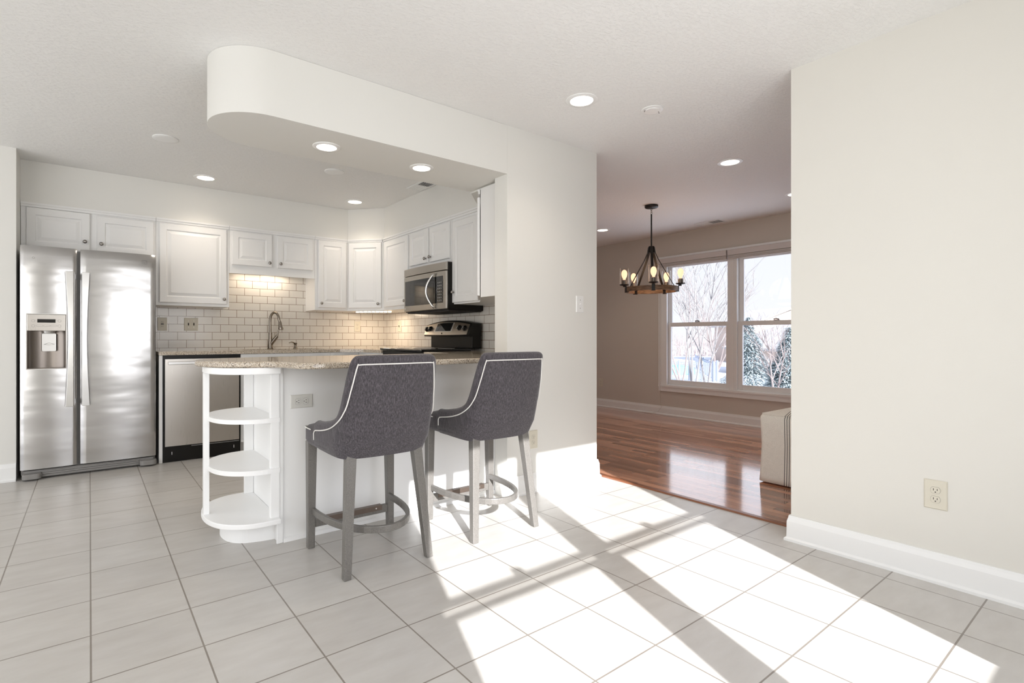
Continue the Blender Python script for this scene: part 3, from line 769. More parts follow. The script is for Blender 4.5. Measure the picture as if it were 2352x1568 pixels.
# blade handles, wide at the ends
def fr_handle(xi, sgn):
    bm = B(); n = 20; L = []
    for k in range(n+1):
        s = k/n; z = 0.528+(1.551-0.528)*s
        wd = 0.031+0.017*abs(2*s-1)**1.7
        yo = YF-0.050+0.012*abs(2*s-1)**2
        L.append([bm.verts.new(c) for c in ((xi, yo, z), (xi+sgn*wd, yo+0.004, z), (xi+sgn*wd, yo+0.016, z), (xi, yo+0.016, z))])
    for A, Bq in zip(L[:-1], L[1:]):
        for j in range(4): bm.faces.new([A[j], A[(j+1) % 4], Bq[(j+1) % 4], Bq[j]])
    bm.faces.new(L[0][::-1]); bm.faces.new(L[-1])
    for z in (0.56, 1.52): box(bm, min(xi+sgn*0.008, xi+sgn*0.026), max(xi+sgn*0.008, xi+sgn*0.026), YF-0.035, YF+0.006, z-0.02, z+0.02)
    return bm
mesh_obj('handle', fr_handle(-0.098, -1), M_handle, parent=fz, bevel=0.002)
mesh_obj('handle', fr_handle(-0.046, 1), M_handle, parent=fr_, bevel=0.002)
# emblem on the door
def pix(P, x0, z0, s, y, bm, r=0.0007):
    for line in P: tube(bm, [(x0+a*s, y, z0+b*s) for a, b in line], r, 4)
bm = B(); ye = YF+0.0045
tube(bm, [(x, ye, z) for x, z in rrect(0.340, 0.375, 1.650, 1.680, 0.004, 3)], 0.0009, 5, closed=True)
tube(bm, [(x, ye, 1.667+0.002*math.sin((x-0.343)*300)) for x in [0.343+0.029*k/14 for k in range(15)]], 0.0009, 4)
pix([[(0, 10), (0, 0)], [(6, 10), (0, 5), (6, 0)], [(9, 3), (13, 4), (11, 7), (9, 3), (13, 1)], [(16, 0), (16, 6), (19, 6), (19, 0)], [(22, 0), (22, 6), (25, 6), (25, 0)]], 0.344, 1.654, 0.0009, ye, bm, 0.0006)
mesh_obj('emblem', bm, M_greyp, parent=fr_)
bm = B(); tube(bm, [(-0.331+0.007*math.cos(a), YF-0.0, 1.638+0.007*math.sin(a)) for a in [2*PI*k/12 for k in range(12)]], 0.0008, 4, closed=True); mesh_obj('maker_mark', bm, M_handle, parent=fz)
bm = B(); box(bm, -0.39, 0.42, 5.075, 5.10, 0.012, 0.066)
for k in range(3): box(bm, -0.28, 0.32, 5.066, 5.075, 0.02+0.015*k, 0.029+0.015*k)
mesh_obj('base_grille', bm, M_greyp, parent=root)
for x0, x1 in ((-0.395, -0.285), (0.325, 0.44)):
    bm = B(); prism(bm, rrect(x0, x1, 5.015, 5.11, 0.03, 5), 0.012, 0.05); mesh_obj('hinge_foot', bm, M_greyp, parent=root, bevel=0.004)
for x in (-0.36, 0.4):
    for y in (5.2, 5.6): bm = lathe(B(), [(0.02, 0), (0.02, 0.032)], c=(x, y, 0), seg=10); mesh_obj('roller', bm, M_black, parent=root)

# ================================================================ dishwasher
root = thing('dishwasher', (0.79, 5.38, 0), 'stainless steel dishwasher with black surround left of the sink cabinet', 'dishwasher')
bm = B(); box(bm, 0.489, 1.092, 5.092, 5.66, 0.0, 0.900); mesh_obj('body', bm, M_black, parent=root)
bm = B(); n = 12; xs = [0.503+0.573*k/n for k in range(n+1)]
A = [[bm.verts.new((x, 5.062+0.006*((x-0.79)/0.287)**2, z)) for x in xs] for z in (0.136, 0.868)]
Bk = [[bm.verts.new((x, 5.091, z)) for x in xs] for z in (0.136, 0.868)]
for i in range(n):
    bm.faces.new([A[0][i], A[0][i+1], A[1][i+1], A[1][i]]); bm.faces.new([A[1][i], A[1][i+1], Bk[1][i+1], Bk[1][i]]); bm.faces.new([A[0][i+1], A[0][i], Bk[0][i], Bk[0][i+1]])
bm.faces.new([A[0][0], A[1][0], Bk[1][0], Bk[0][0]]); bm.faces.new([A[1][n], A[0][n], Bk[0][n], Bk[1][n]])
dd = mesh_obj('door', bm, M_ssd, parent=root, smooth=True, autos=35)
bm = B(); tube(bm, [(0.525, 5.045, 0.835), (1.055, 5.045, 0.835)], 0.011, flat=(0.008, 0.012)); box(bm, 0.53, 0.545, 5.045, 5.066, 0.828, 0.842); box(bm, 1.03, 1.045, 5.045, 5.066, 0.828, 0.842)
mesh_obj('handle', bm, M_handle, parent=dd, bevel=0.003)
bm = B(); box(bm, 0.492, 1.09, 5.10, 5.12, 0.005, 0.118); kp = mesh_obj('kick_plate', bm, M_black, parent=root)
bm = B(); box(bm, 0.70, 1.08, 5.083, 5.0915, 0.118, 0.124); mesh_obj('drip_edge', bm, M_greyp, parent=root)
for x in (0.553, 1.035):
    bm = B(); box(bm, x, x+0.004, 5.0905, 5.0998, 0.06, 0.085); mesh_obj('clip', bm, M_platew, parent=kp)

# ================================================================ microwave
root = thing('microwave', (2.62, 4.122, 1.29), 'stainless steel over the range microwave with curved handle', 'microwave')
MW = frame((2.44, 0, 0), (0, -1, 0), (-1, 0, 0))        # local x = -Y, local y = towards room
bm = B(); box(bm, -4.497, -3.748, -0.395, -0.02, 1.29, 1.704, M=MW); mesh_obj('body', bm, M_black, parent=root)
bm = B(); box(bm, -4.48, -3.76, -0.38, -0.03, 1.279, 1.2895, M=MW); mesh_obj('vent_underside', bm, M_dark, parent=root)
def bowed(bm, x0, x1, z0, z1, yb, bow, n=16, y1=None, skew=0.0):
    """front curved in plan"""
    L = []
    for k in range(n+1):
        s = k/n; x = x0+(x1-x0)*s; y = yb+bow*(1-(2*s-1)**2)
        L.append([bm.verts.new(MW @ Vector(c)) for c in ((x, y, z0+skew*(1-(2*s-1)**2)), (x, y, z1), (x, yb-0.018, z1), (x, yb-0.018, z0))])
    for A, Bq in zip(L[:-1], L[1:]):
        for j in range(4): bm.faces.new([A[j], A[(j+1) % 4], Bq[(j+1) % 4], Bq[j]])
    bm.faces.new(L[0][::-1]); bm.faces.new(L[-1])
bm = B(); bowed(bm, -4.498, -3.747, 1.633, 1.703, -0.001, 0.016); mesh_obj('top_grille', bm, M_ssm, parent=root, bevel=0.004)
bm = B(); bowed(bm, -4.498, -3.747, 1.298, 1.629, -0.001, 0.016); dm = mesh_obj('door', bm, M_ssm, parent=root, bevel=0.005)
bm = B()
def mwpt(x, z, off): 
    s = (x+4.498)/0.751; return MW @ Vector((x, -0.001+0.016*(1-(2*s-1)**2)+off, z))
def patch(bm, x0, x1, z0, z1, off, n=12, cor=0.0):
    a = [bm.verts.new(mwpt(x0+(x1-x0)*k/n, z0-0.004*(math.sin(PI*k/n)), off)) for k in range(n+1)]; b = [bm.verts.new(mwpt(x0+(x1-x0)*k/n, z1+cor*math.sin(PI*k/n), off)) for k in range(n+1)]
    c = [bm.verts.new(mwpt(x0+(x1-x0)*k/n, z0-0.004*(math.sin(PI*k/n)), off-0.003)) for k in range(n+1)]; d = [bm.verts.new(mwpt(x0+(x1-x0)*k/n, z1+cor*math.sin(PI*k/n), off-0.003)) for k in range(n+1)]
    for i in range(n):
        bm.faces.new([a[i], a[i+1], b[i+1], b[i]]); bm.faces.new([c[i], c[i+1], d[i+1], d[i]]); bm.faces.new([b[i], b[i+1], d[i+1], d[i]]); bm.faces.new([a[i], a[i+1], c[i+1], c[i]])
patch(bm, -4.468, -3.795, 1.352, 1.585, 0.002); mesh_obj('dark_window', bm, M_glassb, parent=dm)
M_mwg = mat('microwave_mesh_glass', (0.025, 0.023, 0.021), 0.05, spec=0.6)
bm = B(); patch(bm, -4.425, -3.935, 1.377, 1.535, 0.0032, cor=0.018); mesh_obj('inner_window', bm, M_mwg, parent=dm)
for r_ in range(7):
    for c_i in range(3):
        bm = B(); x = -3.868+c_i*0.022; z = 1.535-0.026*r_; patch(bm, x, x+0.015, z-0.010, z, 0.0045, 2); mesh_obj('key', bm, M_greyp, parent=dm)
bm = B(); tube(bm, [mwpt(-3.915-0.055*math.sin(PI*k/14), 1.312+(1.612-1.312)*k/14, 0.012+0.045*math.sin(PI*k/14)) for k in range(15)], 0.010, 10)
mesh_obj('handle', bm, M_handle, parent=dm, smooth=True)
bm = B(); lathe(bm, [(0.011, 0), (0.011, 0.002), (0.008, 0.003)], seg=16); bmesh.ops.transform(bm, matrix=Matrix.Translation(mwpt(-4.465, 1.325, 0.0015)) @ Matrix.Rotation(-PI/2, 4, 'Y'), verts=bm.verts); mesh_obj('round_badge', bm, M_handle, parent=dm)

# ================================================================ range
root = thing('range', (2.50, 4.12, 0), 'black and stainless electric range with raised control panel', 'range')
bm = B(); box(bm, 2.215, 2.82, 3.745, 4.497, 0.0, 0.925); mesh_obj('body', bm, M_black, parent=root)
bm = B(); box(bm, 2.195, 2.2145, 3.765, 4.48, 0.20, 0.80); od = mesh_obj('oven_door', bm, M_ssm, parent=root, bevel=0.004)
bm = B(); tube(bm, [(2.16, 3.79, 0.76), (2.16, 4.455, 0.76)], 0.011, 10); tube(bm, [(2.16, 3.81, 0.76), (2.197, 3.81, 0.76)], 0.008); tube(bm, [(2.16, 4.435, 0.76), (2.197, 4.435, 0.76)], 0.008); mesh_obj('handle', bm, M_handle, parent=od, smooth=True)
bm = B(); box(bm, 2.185, 2.70, 3.735, 4.503, 0.9335, 0.952)
ck = mesh_obj('cooktop', bm, M_glassb, parent=root, bevel=0.006)
for x, y, r in ((2.33, 3.93, 0.10), (2.33, 4.31, 0.08), (2.56, 3.93, 0.075), (2.56, 4.31, 0.095)):
    bm = B(); tube(bm, [(x+r*math.cos(2*PI*k/32), y+r*math.sin(2*PI*k/32), 0.9522) for k in range(32)], 0.0012, 4, closed=True); mesh_obj('burner', bm, M_greyp, parent=ck)
MG = frame((2.715, 0, 0), (0, -1, 0), (-1, 0, 0))
bm = B(); box(bm, -4.448, -3.745, -0.10, 0.0, 0.9525, 1.07, M=MG); bg_ = mesh_obj('backguard', bm, M_black, parent=root, bevel=0.006)
# arched control housing (black) and slanted stainless panel
def arch(x, zc, h, x0=-4.515, x1=-3.745):
    s = (x-x0)/(x1-x0)*2-1; return zc+h*(1-s*s)
bm = B(); n = 20; L = []
for k in range(n+1):
    x = -4.515+0.77*k/n; zt = arch(x, 1.178, 0.034); zb = 1.062-0.004*(1-(2*k/n-1)**2); bw = 0.018*(1-(2*k/n-1)**2)
    L.append([bm.verts.new(MG @ Vector(c)) for c in ((x, 0.035+bw, zb), (x, 0.038+bw, zb+0.014), (x, 0.0+bw*0.4, zt-0.006), (x, -0.012, zt), (x, -0.10, zt), (x, -0.10, zb))])
for A, Bq in zip(L[:-1], L[1:]):
    for j in range(6): bm.faces.new([A[j], A[(j+1) % 6], Bq[(j+1) % 6], Bq[j]])
bm.faces.new(L[0][::-1]); bm.faces.new(L[-1]); mesh_obj('control_housing', bm, M_black, parent=root, smooth=True, autos=30)
def gp(x, t_, off=0.0):
    s = (x+4.515)/0.77; bw = 0.018*(1-(2*s-1)**2); zt = arch(x, 1.178, 0.034)-0.012; zb = 1.062-0.004*(1-(2*s-1)**2)+0.016
    y = (0.038+bw)*(1-t_)+(0.0+bw*0.4)*t_; z = zb*(1-t_)+zt*t_
    return MG @ Vector((x, y+0.0015+off*0.96, z+off*0.28))
def gpatch(name, x0, x1, t0, t1, off, m, parent, n=14, sl=0.0):
    bm = B(); q = [[bm.verts.new(gp(x0+(x1-x0)*k/n+sl*t_, t_, o_)) for k in range(n+1)] for t_, o_ in ((t0, off), (t1, off), (t1, off-0.002), (t0, off-0.002))]
    for i in range(n):
        for j in range(4): bm.faces.new([q[j][i], q[j][i+1], q[(j+1) % 4][i+1], q[(j+1) % 4][i]])
    bm.faces.new([q[j][0] for j in range(4)]); bm.faces.new([q[j][n] for j in range(4)])
    return mesh_obj(name, bm, m, parent=parent)
M_ctl = steel('control_panel_steel', (0.52, 0.46, 0.39), 0.3)
pn = gpatch('control_panel', -4.510, -3.775, 0.0, 0.98, 0.002, M_ctl, root, 20)
gpatch('clock_frame', -4.312, -4.022, 0.24, 0.93, 0.004, M_handle, pn, sl=0.012); gpatch('clock_window', -4.300, -4.034, 0.28, 0.89, 0.0055, M_glassb, pn, sl=0.012)
for x in (-4.475, -4.405, -3.905, -3.825):
    p0 = gp(x, 0.55, 0.002); nn = (gp(x, 0.55, 1.0)-gp(x, 0.55, 0.0)).normalized()
    bm = B(); tube(bm, [p0, p0+nn*0.006, p0+nn*0.008, p0+nn*0.024], [0.026, 0.026, 0.020, 0.018], 18); kb = mesh_obj('knob', bm, M_black, parent=pn, smooth=True, autos=40)
    bm = B(); tube(bm, [p0+nn*0.026+Vector((0, 0.012, -0.012)), p0+nn*0.026+Vector((0, -0.012, 0.012))], 0.005, 8); mesh_obj('pointer', bm, M_handle, parent=kb)
bm = B(); p0 = gp(-4.165, 0.1, 0.003); tube(bm, [p0+Vector((0, 0.008*math.cos(a), 0.009*math.sin(a))) for a in [2*PI*k/12 for k in range(12)]], 0.0015, 5, closed=True); tube(bm, [p0+Vector((0, 0.003, 0.004)), p0+Vector((0, -0.003, -0.004))], 0.002, 5); mesh_obj('round_badge', bm, M_black, parent=pn)

# ================================================================ outlets and switches
def plate(label, cat, M, w_, h_, kind, m=M_ivory, name=None, grp=None):
    """plate centred on local origin, x along, y out, z up"""
    name = name or ('wall_outlet' if 'outlet' in kind else 'light_switch')
    root = thing(name, M @ Vector((0, 0, -h_/2)), label, cat, grp)
    bm = B(); rings = []
    for ins, y in ((0, 0.0005), (0, 0.003), (0.004, 0.0065)):
        rings.append([bm.verts.new(M @ Vector((x, y, z))) for x, z in ((-w_/2+ins, -h_/2+ins), (w_/2-ins, -h_/2+ins), (w_/2-ins, h_/2-ins), (-w_/2+ins, h_/2-ins))])
    for A, Bq in zip(rings[:-1], rings[1:]):
        for j in range(4): bm.faces.new([A[j], A[(j+1) % 4], Bq[(j+1) % 4], Bq[j]])
    bm.faces.new(rings[0][::-1]); bm.faces.new(rings[-1]); mesh_obj('cover_plate', bm, m, parent=root)
    def sock(cx_, cz, rot=False):
        bm = B(); pts = []
        for k in range(24):
            a = 2*PI*k/24; x = 0.0165*math.cos(a); z = max(-0.0135, min(0.0135, 0.0172*math.sin(a)))
            pts.append((z, x) if rot else (x, z))
        T = M @ Matrix.Translation((cx_, 0.0065, cz)) @ Matrix(((1, 0, 0, 0), (0, 0, 1, 0), (0, 1, 0, 0), (0, 0, 0, 1)))
        prism(bm, pts, 0, 0.002, M=T); s = mesh_obj('socket', bm, m, parent=root)
        bm = B()
        for sx, hh in ((-0.0062, 0.0045), (0.0062, 0.0036)):
            a = (sx, 0.003) if not rot else (0.003, sx)
            hw = (0.0011, hh) if not rot else (hh, 0.0011)
            box(bm, cx_+a[0]-hw[0], cx_+a[0]+hw[0], 0.0086, 0.0089, cz+a[1]-hw[1], cz+a[1]+hw[1], M=M)
        gx, gz = (0, -0.0075) if not rot else (-0.0075, 0)
        lathe(bm, [(0.0024, 0), (0.0024, 0.0004)], seg=10, M=M.to_3x3().to_4x4() @ Matrix.Rotation(-PI/2, 4, 'X'), c=M @ Vector((cx_+gx, 0.0086, cz+gz)))
        # ring outline
        mesh_obj('slots', bm, M_slot, parent=s)
        bm = B(); tube(bm, [M @ Vector((cx_+p[0], 0.0075, cz+p[1])) for p in pts], 0.0006, 4, closed=True); mesh_obj('socket_edge', bm, M_greyp, parent=s)
    if kind == 'outlet': sock(0, 0.0195); sock(0, -0.0195)
    if kind == 'outlet_h': sock(-0.0195, 0, True); sock(0.0195, 0, True)
    if kind == 'outlet_gfci':
        bm = B(); box(bm, -0.0165, 0.0165, 0.0065, 0.009, -0.034, 0.034, M=M); g_ = mesh_obj('socket_block', bm, m, parent=root, bevel=0.001)
        bm = B()
        for zc in (0.022, -0.022):
            for sx in (-0.006, 0.006): box(bm, sx-0.0013, sx+0.0013, 0.0091, 0.0094, zc-0.004, zc+0.004, M=M)
        box(bm, -0.012, 0.012, 0.0091, 0.0098, 0.002, 0.008, M=M); box(bm, -0.012, 0.012, 0.0091, 0.0098, -0.008, -0.002, M=M)
        mesh_obj('slots', bm, M_slot, parent=g_)
    if kind in ('switch', 'switch2', 'blank'):
        for cx_ in ((0,) if kind != 'switch2' else (-0.023, 0.023)):
            bm = B(); box(bm, cx_-0.005, cx_+0.005, 0.0065, 0.0075, -0.012, 0.012, M=M)
            tube(bm, [M @ Vector((cx_, 0.007, 0.0)), M @ Vector((cx_, 0.016, 0.006))], 0.0042, 6); mesh_obj('toggle', bm, m if kind == 'switch' else M_slot, parent=root)
            for z in (0.03, -0.03):
                bm = lathe(B(), [(0.0025, 0), (0.0025, 0.0006)], seg=8, M=M.to_3x3().to_4x4() @ Matrix.Rotation(-PI/2, 4, 'X'), c=M @ Vector((cx_, 0.0065, z)))
                mesh_obj('screw', bm, M_knob, parent=root)
    return root
def FB(x, z): return frame((x, YN-0.008, z), (1, 0, 0), (0, -1, 0))
plate('ivory outlet on the tiled wall beside the refrigerator', 'outlet', FB(0.542, 1.177), 0.076, 0.121, 'outlet_gfci')
plate('ivory double switch plate on the tiled wall above the dishwasher', 'light switch', FB(0.780, 1.178), 0.118, 0.121, 'switch2')
plate('ivory outlet on the tiled wall right of the faucet near the corner', 'outlet', FB(2.476, 1.177), 0.076, 0.121, 'outlet')
plate('ivory switch plate on the tiled wall left of the range', 'light switch', frame((2.842, 5.342, 1.177), (0, -1, 0), (-1, 0, 0)), 0.076, 0.121, 'blank')
plate('white light switch on the wall end beside the dining opening', 'light switch', frame((2.871, 2.62, 1.295), (1, 0, 0), (0, -1, 0)), 0.078, 0.121, 'switch', M_platew)
plate('ivory outlet low on the wall end behind the right bar stool', 'outlet', frame((2.410, 2.62, 0.357), (1, 0, 0), (0, -1, 0)), 0.076, 0.124, 'outlet')
plate('ivory outlet low on the large right wall', 'outlet', frame((2.905, 0.611, 0.376), (0, -1, 0), (-1, 0, 0)), 0.078, 0.124, 'outlet')
plate('wide ivory outlet on the white peninsula panel left of the stools', 'outlet', frame((0.888, 2.755, 0.717), (1, 0, 0), (0, -1, 0)), 0.116, 0.070, 'outlet_h', mat('pale_grey_plate', (0.72, 0.71, 0.67), 0.4))
plate('ivory outlet low on the far dining wall left of the window', 'outlet', frame((XE, 5.25, 0.361), (0, -1, 0), (-1, 0, 0)), 0.076, 0.124, 'outlet')

# ================================================================ ceiling fixtures
def can(x, y, z, label, r=0.093, power=14, on_soffit=False, body=None):
    root = thing('recessed_light', (x, y, z-0.01), label, 'ceiling light', 'recessed ceiling lights')
    # trim ring, shallow reflector and lens sit just under the plaster
    bm = B(); lathe(bm, [(r, 0), (r, -0.003), (r*0.93, -0.006), (r*0.72, -0.006), (r*0.70, -0.002), (r*0.70, 0)], c=(x, y, z), seg=36, cap=False)
    mesh_obj('trim_ring', bm, M_trim, parent=root, smooth=True, autos=50)
    bm = B(); lathe(bm, [(r*0.70, -0.003), (r*0.60, -0.0018), (r*0.05, -0.0015)], c=(x, y, z), seg=30)
    mesh_obj('lens', bm, M_can, parent=root)
    light('can_lamp_glow', 'SPOT', (x, y, z-0.02), power, (1.0, 0.87, 0.72), spot_size=R(125), spot_blend=1.0, shadow_soft_size=0.06)
    return root
can(2.299, 2.082, CE, 'large recessed light in the living area ceiling nearest the camera', power=14)
can(4.049, 2.108, CE, 'recessed light in the dining ceiling right of the chandelier', power=16)
can(0.805, 5.065, CE, 'recessed kitchen light above the large single door cabinet', power=16)
can(2.167, 5.039, CE, 'recessed kitchen light above the diagonal corner cabinet', power=14)
can(5.296, 4.436, CE, 'recessed light in the dining ceiling left of the chandelier', power=16)
can(5.454, 2.191, CE, 'recessed light half hidden behind the right wall edge', power=14)
can(1.062, 2.860, 2.122, 'left recessed light in the rounded soffit over the peninsula', r=0.076, power=9)
can(1.671, 2.852, 2.122, 'right recessed light in the rounded soffit over the peninsula', r=0.076, power=9)
for x, y, lab in ((0.423, 4.235, 'round flat ceiling speaker above the refrigerator side of the kitchen'), (1.637, 4.228, 'round flat ceiling speaker near the soffit edge in the kitchen')):
    bm = B(); lathe(bm, [(0.080, 0), (0.080, -0.004), (0.076, -0.007), (0.05, -0.009), (0.01, -0.0095)], c=(x, y, CE), seg=32)
    tag(mesh_obj('ceiling_speaker', bm, M_trim, smooth=True, autos=40), lab, 'ceiling speaker', 'round kitchen ceiling speakers')
root = thing('ceiling_cover_plate', (2.74, 1.91, CE-0.01), 'round white cover plate with screw holes on the ceiling', 'cover plate')
bm = B(); lathe(bm, [(0.064, 0), (0.064, -0.004), (0.060, -0.006), (0.046, -0.006), (0.044, -0.010), (0.01, -0.011)], c=(2.74, 1.91, CE), seg=32); mesh_obj('disc', bm, M_trim, parent=root, smooth=True, autos=30)
for dx, dy in ((0.052, -0.012), (0.036, -0.02), (-0.045, 0.02), (-0.036, 0.03)):
    bm = B(); lathe(bm, [(0.0035, -0.0102), (0.0035, -0.0112)], c=(2.74+dx, 1.91+dy, CE), seg=8); mesh_obj('screw_hole', bm, M_slot, parent=root)
def vent(x0, x1, y0, y1, label, along='y', dark=0.5):
    root = thing('ceiling_vent', ((x0+x1)/2, (y0+y1)/2, CE-0.012), label, 'ceiling vent')
    bm = B(); z0, z1 = CE-0.006, CE-0.0005; f = 0.018
    box(bm, x0, x1, y0, y0+f, z0, z1); box(bm, x0, x1, y1-f, y1, z0, z1); box(bm, x0, x0+f, y0+f, y1-f, z0, z1); box(bm, x1-f, x1, y0+f, y1-f, z0, z1)
    mesh_obj('frame', bm, M_trim, parent=root)
    bm = B(); box(bm, x0+f, x1-f, y0+f, y1-f, CE-0.0015, CE-0.0007); mesh_obj('duct', bm, M_vent, parent=root)
    bm = B(); n = 6; ym = y0+(y1-y0)*dark
    for k in range(n):
        xa = x0+f+(x1-x0-2*f)*(k+0.15)/n
        box(bm, xa, xa+0.6*(x1-x0-2*f)/n, ym, y1-f, CE-0.005, CE-0.003); 
    box(bm, x0+f, x1-f, ym, y1-f, CE-0.003, CE-0.002)
    for k in range(n):
        xa = x0+f+(x1-x0-2*f)*(k+0.15)/n
        box(bm, xa, xa+0.12*(x1-x0-2*f)/n, y0+f, ym, CE-0.005, CE-0.003)
    mesh_obj('louvre', bm, M_trim, parent=root)
vent(2.352, 2.505, 3.96, 4.29, 'rectangular kitchen ceiling vent beside the soffit edge')
vent(5.90, 6.08, 3.20, 3.52, 'rectangular dining ceiling vent above the window')

# ================================================================ chandelier
def cpt(lat, z, d=5.475):
    s, c = math.sin(YAW), math.cos(YAW); return Vector((s*d+c*lat, c*d-s*lat, z))
CC = cpt(1.777, 0)
root = thing('chandelier', (CC.x, CC.y, 1.53), 'black and wood ring chandelier with five glowing glass lights over the dining floor', 'chandelier')
bm = B(); lathe(bm, [(0.068, CE-0.001), (0.068, CE-0.022), (0.060, CE-0.028), (0.012, CE-0.030)], c=(CC.x, CC.y, 0), seg=28); mesh_obj('canopy', bm, M_iron, parent=root, smooth=True, autos=40)
bm = B()
for k in range(3):
    zc = CE-0.042-0.020*k
    tube(bm, [Vector((CC.x, CC.y, zc))+(Vector((0.008*math.cos(a), 0, 0.012*math.sin(a))) if k % 2 else Vector((0, 0.008*math.cos(a), 0.012*math.sin(a)))) for a in [2*PI*j/12 for j in range(12)]], 0.0025, 6, closed=True)
mesh_obj('chain', bm, M_nickel, parent=root, smooth=True)
bm = B(); tube(bm, [(CC.x, CC.y, CE-0.095), (CC.x, CC.y, 2.0)], 0.0075, 10); mesh_obj('rod', bm, M_iron, parent=root, smooth=True, autos=50)
bm = B(); lathe(bm, [(0.010, 2.012), (0.030, 2.008), (0.032, 1.95), (0.028, 1.94)], c=(CC.x, CC.y, 0), seg=10); mesh_obj('hub', bm, M_iron, parent=root)
bm = B(); lathe(bm, [(0.272, 1.530), (0.272, 1.578), (0.252, 1.578), (0.252, 1.530), (0.272, 1.530)], c=(CC.x, CC.y, 0), seg=64, cap=False); mesh_obj('wood_ring', bm, M_ringw, parent=root, smooth=True, autos=40)
to_cam = Vector((-math.sin(YAW), -math.cos(YAW), 0)); latv = Vector((math.cos(YAW), -math.sin(YAW), 0))
for k in range(5):
    a = R(-14+72*k); d = to_cam*math.cos(a)+latv*math.sin(a)
    ctr = Vector((CC.x, CC.y, 0))
    bm = B(); pth = [ctr+d*0.030+Vector((0, 0, 2.0)), ctr+d*0.040+Vector((0, 0, 1.94)), ctr+d*0.075+Vector((0, 0, 1.86)), ctr+d*0.22+Vector((0, 0, 1.60)), ctr+d*0.247+Vector((0, 0, 1.555)), ctr+d*0.249+Vector((0, 0, 1.53))]
    side = d.cross(Vector((0, 0, 1))); L = []
    for p in pth: L.append([bm.verts.new(p+side*sx*0.013+d*sy*0.0025) for sx, sy in ((-1, -1), (1, -1), (1, 1), (-1, 1))])
    for A, Bq in zip(L[:-1], L[1:]):
        for j in range(4): bm.faces.new([A[j], A[(j+1) % 4], Bq[(j+1) % 4], Bq[j]])
    bm.faces.new(L[0][::-1]); bm.faces.new(L[-1]); mesh_obj('strap', bm, M_iron, parent=root)
    p = ctr+d*0.292
    bm = B(); q = ctr+d*0.262
    ang = math.atan2(d.y, d.x); T = Matrix.Translation((q.x, q.y, 0)) @ Matrix.Rotation(ang, 4, 'Z')
    box(bm, -0.014, 0.014, -0.020, 0.020, 1.522, 1.527, M=T); box(bm, 0.0105, 0.014, -0.016, 0.016, 1.522, 1.59, M=T); box(bm, -0.014, -0.0105, -0.016, 0.016, 1.522, 1.582, M=T)
    box(bm, 0.0105, 0.04, -0.009, 0.009, 1.578, 1.589, M=T)
    mesh_obj('bracket', bm, M_iron, parent=root)
    bm = B(); lathe(bm, [(0.012, 1.590), (0.040, 1.596), (0.048, 1.600), (0.048, 1.606), (0.012, 1.608)], c=p, seg=24); cup = mesh_obj('cup', bm, M_iron, parent=root, smooth=True, autos=30)
    bm = B(); lathe(bm, [(0.024, 1.6085), (0.024, 1.648), (0.018, 1.652)], c=p, seg=18); mesh_obj('socket', bm, M_gal, parent=cup, smooth=True, autos=40)
    bm = B(); lathe(bm, [(0.0455, 1.6085), (0.0455, 1.775), (0.0435, 1.775), (0.0435, 1.6085), (0.0455, 1.6085)], c=p, seg=28, cap=False); mesh_obj('glass_cylinder', bm, M_cyl, parent=cup, smooth=True, autos=40)
    bm = B(); lathe(bm, [(0.012, 1.6525), (0.014, 1.665), (0.026, 1.690), (0.0305, 1.715), (0.027, 1.738), (0.016, 1.754), (0.004, 1.759)], c=p, seg=18); mesh_obj('bulb', bm, M_bulb, parent=cup, smooth=True)
light('chandelier_glow', 'POINT', (CC.x, CC.y, 1.70), 3.5, (1.0, 0.62, 0.35), shadow_soft_size=0.2)

# ================================================================ slipcovered ottoman behind the right wall
root = thing('slipcovered_ottoman', (4.27, 1.44, 0), 'beige striped linen slipcovered seat half hidden by the right wall', 'ottoman')
bm = B(); n = 20
X0, X1, Y0, Y1 = 3.885, 4.62, 1.06, 1.82
cols = []
zs = [0.012, 0.05, 0.15, 0.28, 0.40, 0.475, 0.50]
for j, z in enumerate(zs):
    ins = (0, 0.002, 0.006, 0.010, 0.006, 0.004, 0.018)[j]
    ring = []
    P = rrect(X0+ins, X1-ins, Y0+ins, Y1-ins, 0.045, 6)
    for i, (x, y) in enumerate(P):
        wv = 0.004*math.sin(i*1.7)*(1-z/0.5)
        ring.append(bm.verts.new((x+wv, y+wv, z)))
    cols.append(ring)
for f_, dz in ((0.80, 0.022), (0.55, 0.036), (0.25, 0.042)):
    cx_, cy_ = (X0+X1)/2, (Y0+Y1)/2
    cols.append([bm.verts.new((cx_+(v.co.x-cx_)*f_, cy_+(v.co.y-cy_)*f_, 0.50+dz)) for v in cols[6]])
for A, Bq in zip(cols[:-1], cols[1:]):
    m_n = len(A)
    for i in range(m_n): bm.faces.new([A[i], A[(i+1) % m_n], Bq[(i+1) % m_n], Bq[i]])
bm.faces.new(cols[-1]); bm.faces.new(cols[0][::-1])
mesh_obj('slipcover', bm, M_linen, parent=root, smooth=True)
bm = B(); tube(bm, [(x, y, 0.497) for x, y in rrect(X0+0.014, X1-0.014, Y0+0.014, Y1-0.014, 0.045, 6)], 0.0035, 6, closed=True); mesh_obj('seam', bm, M_linen, parent=root, smooth=True)

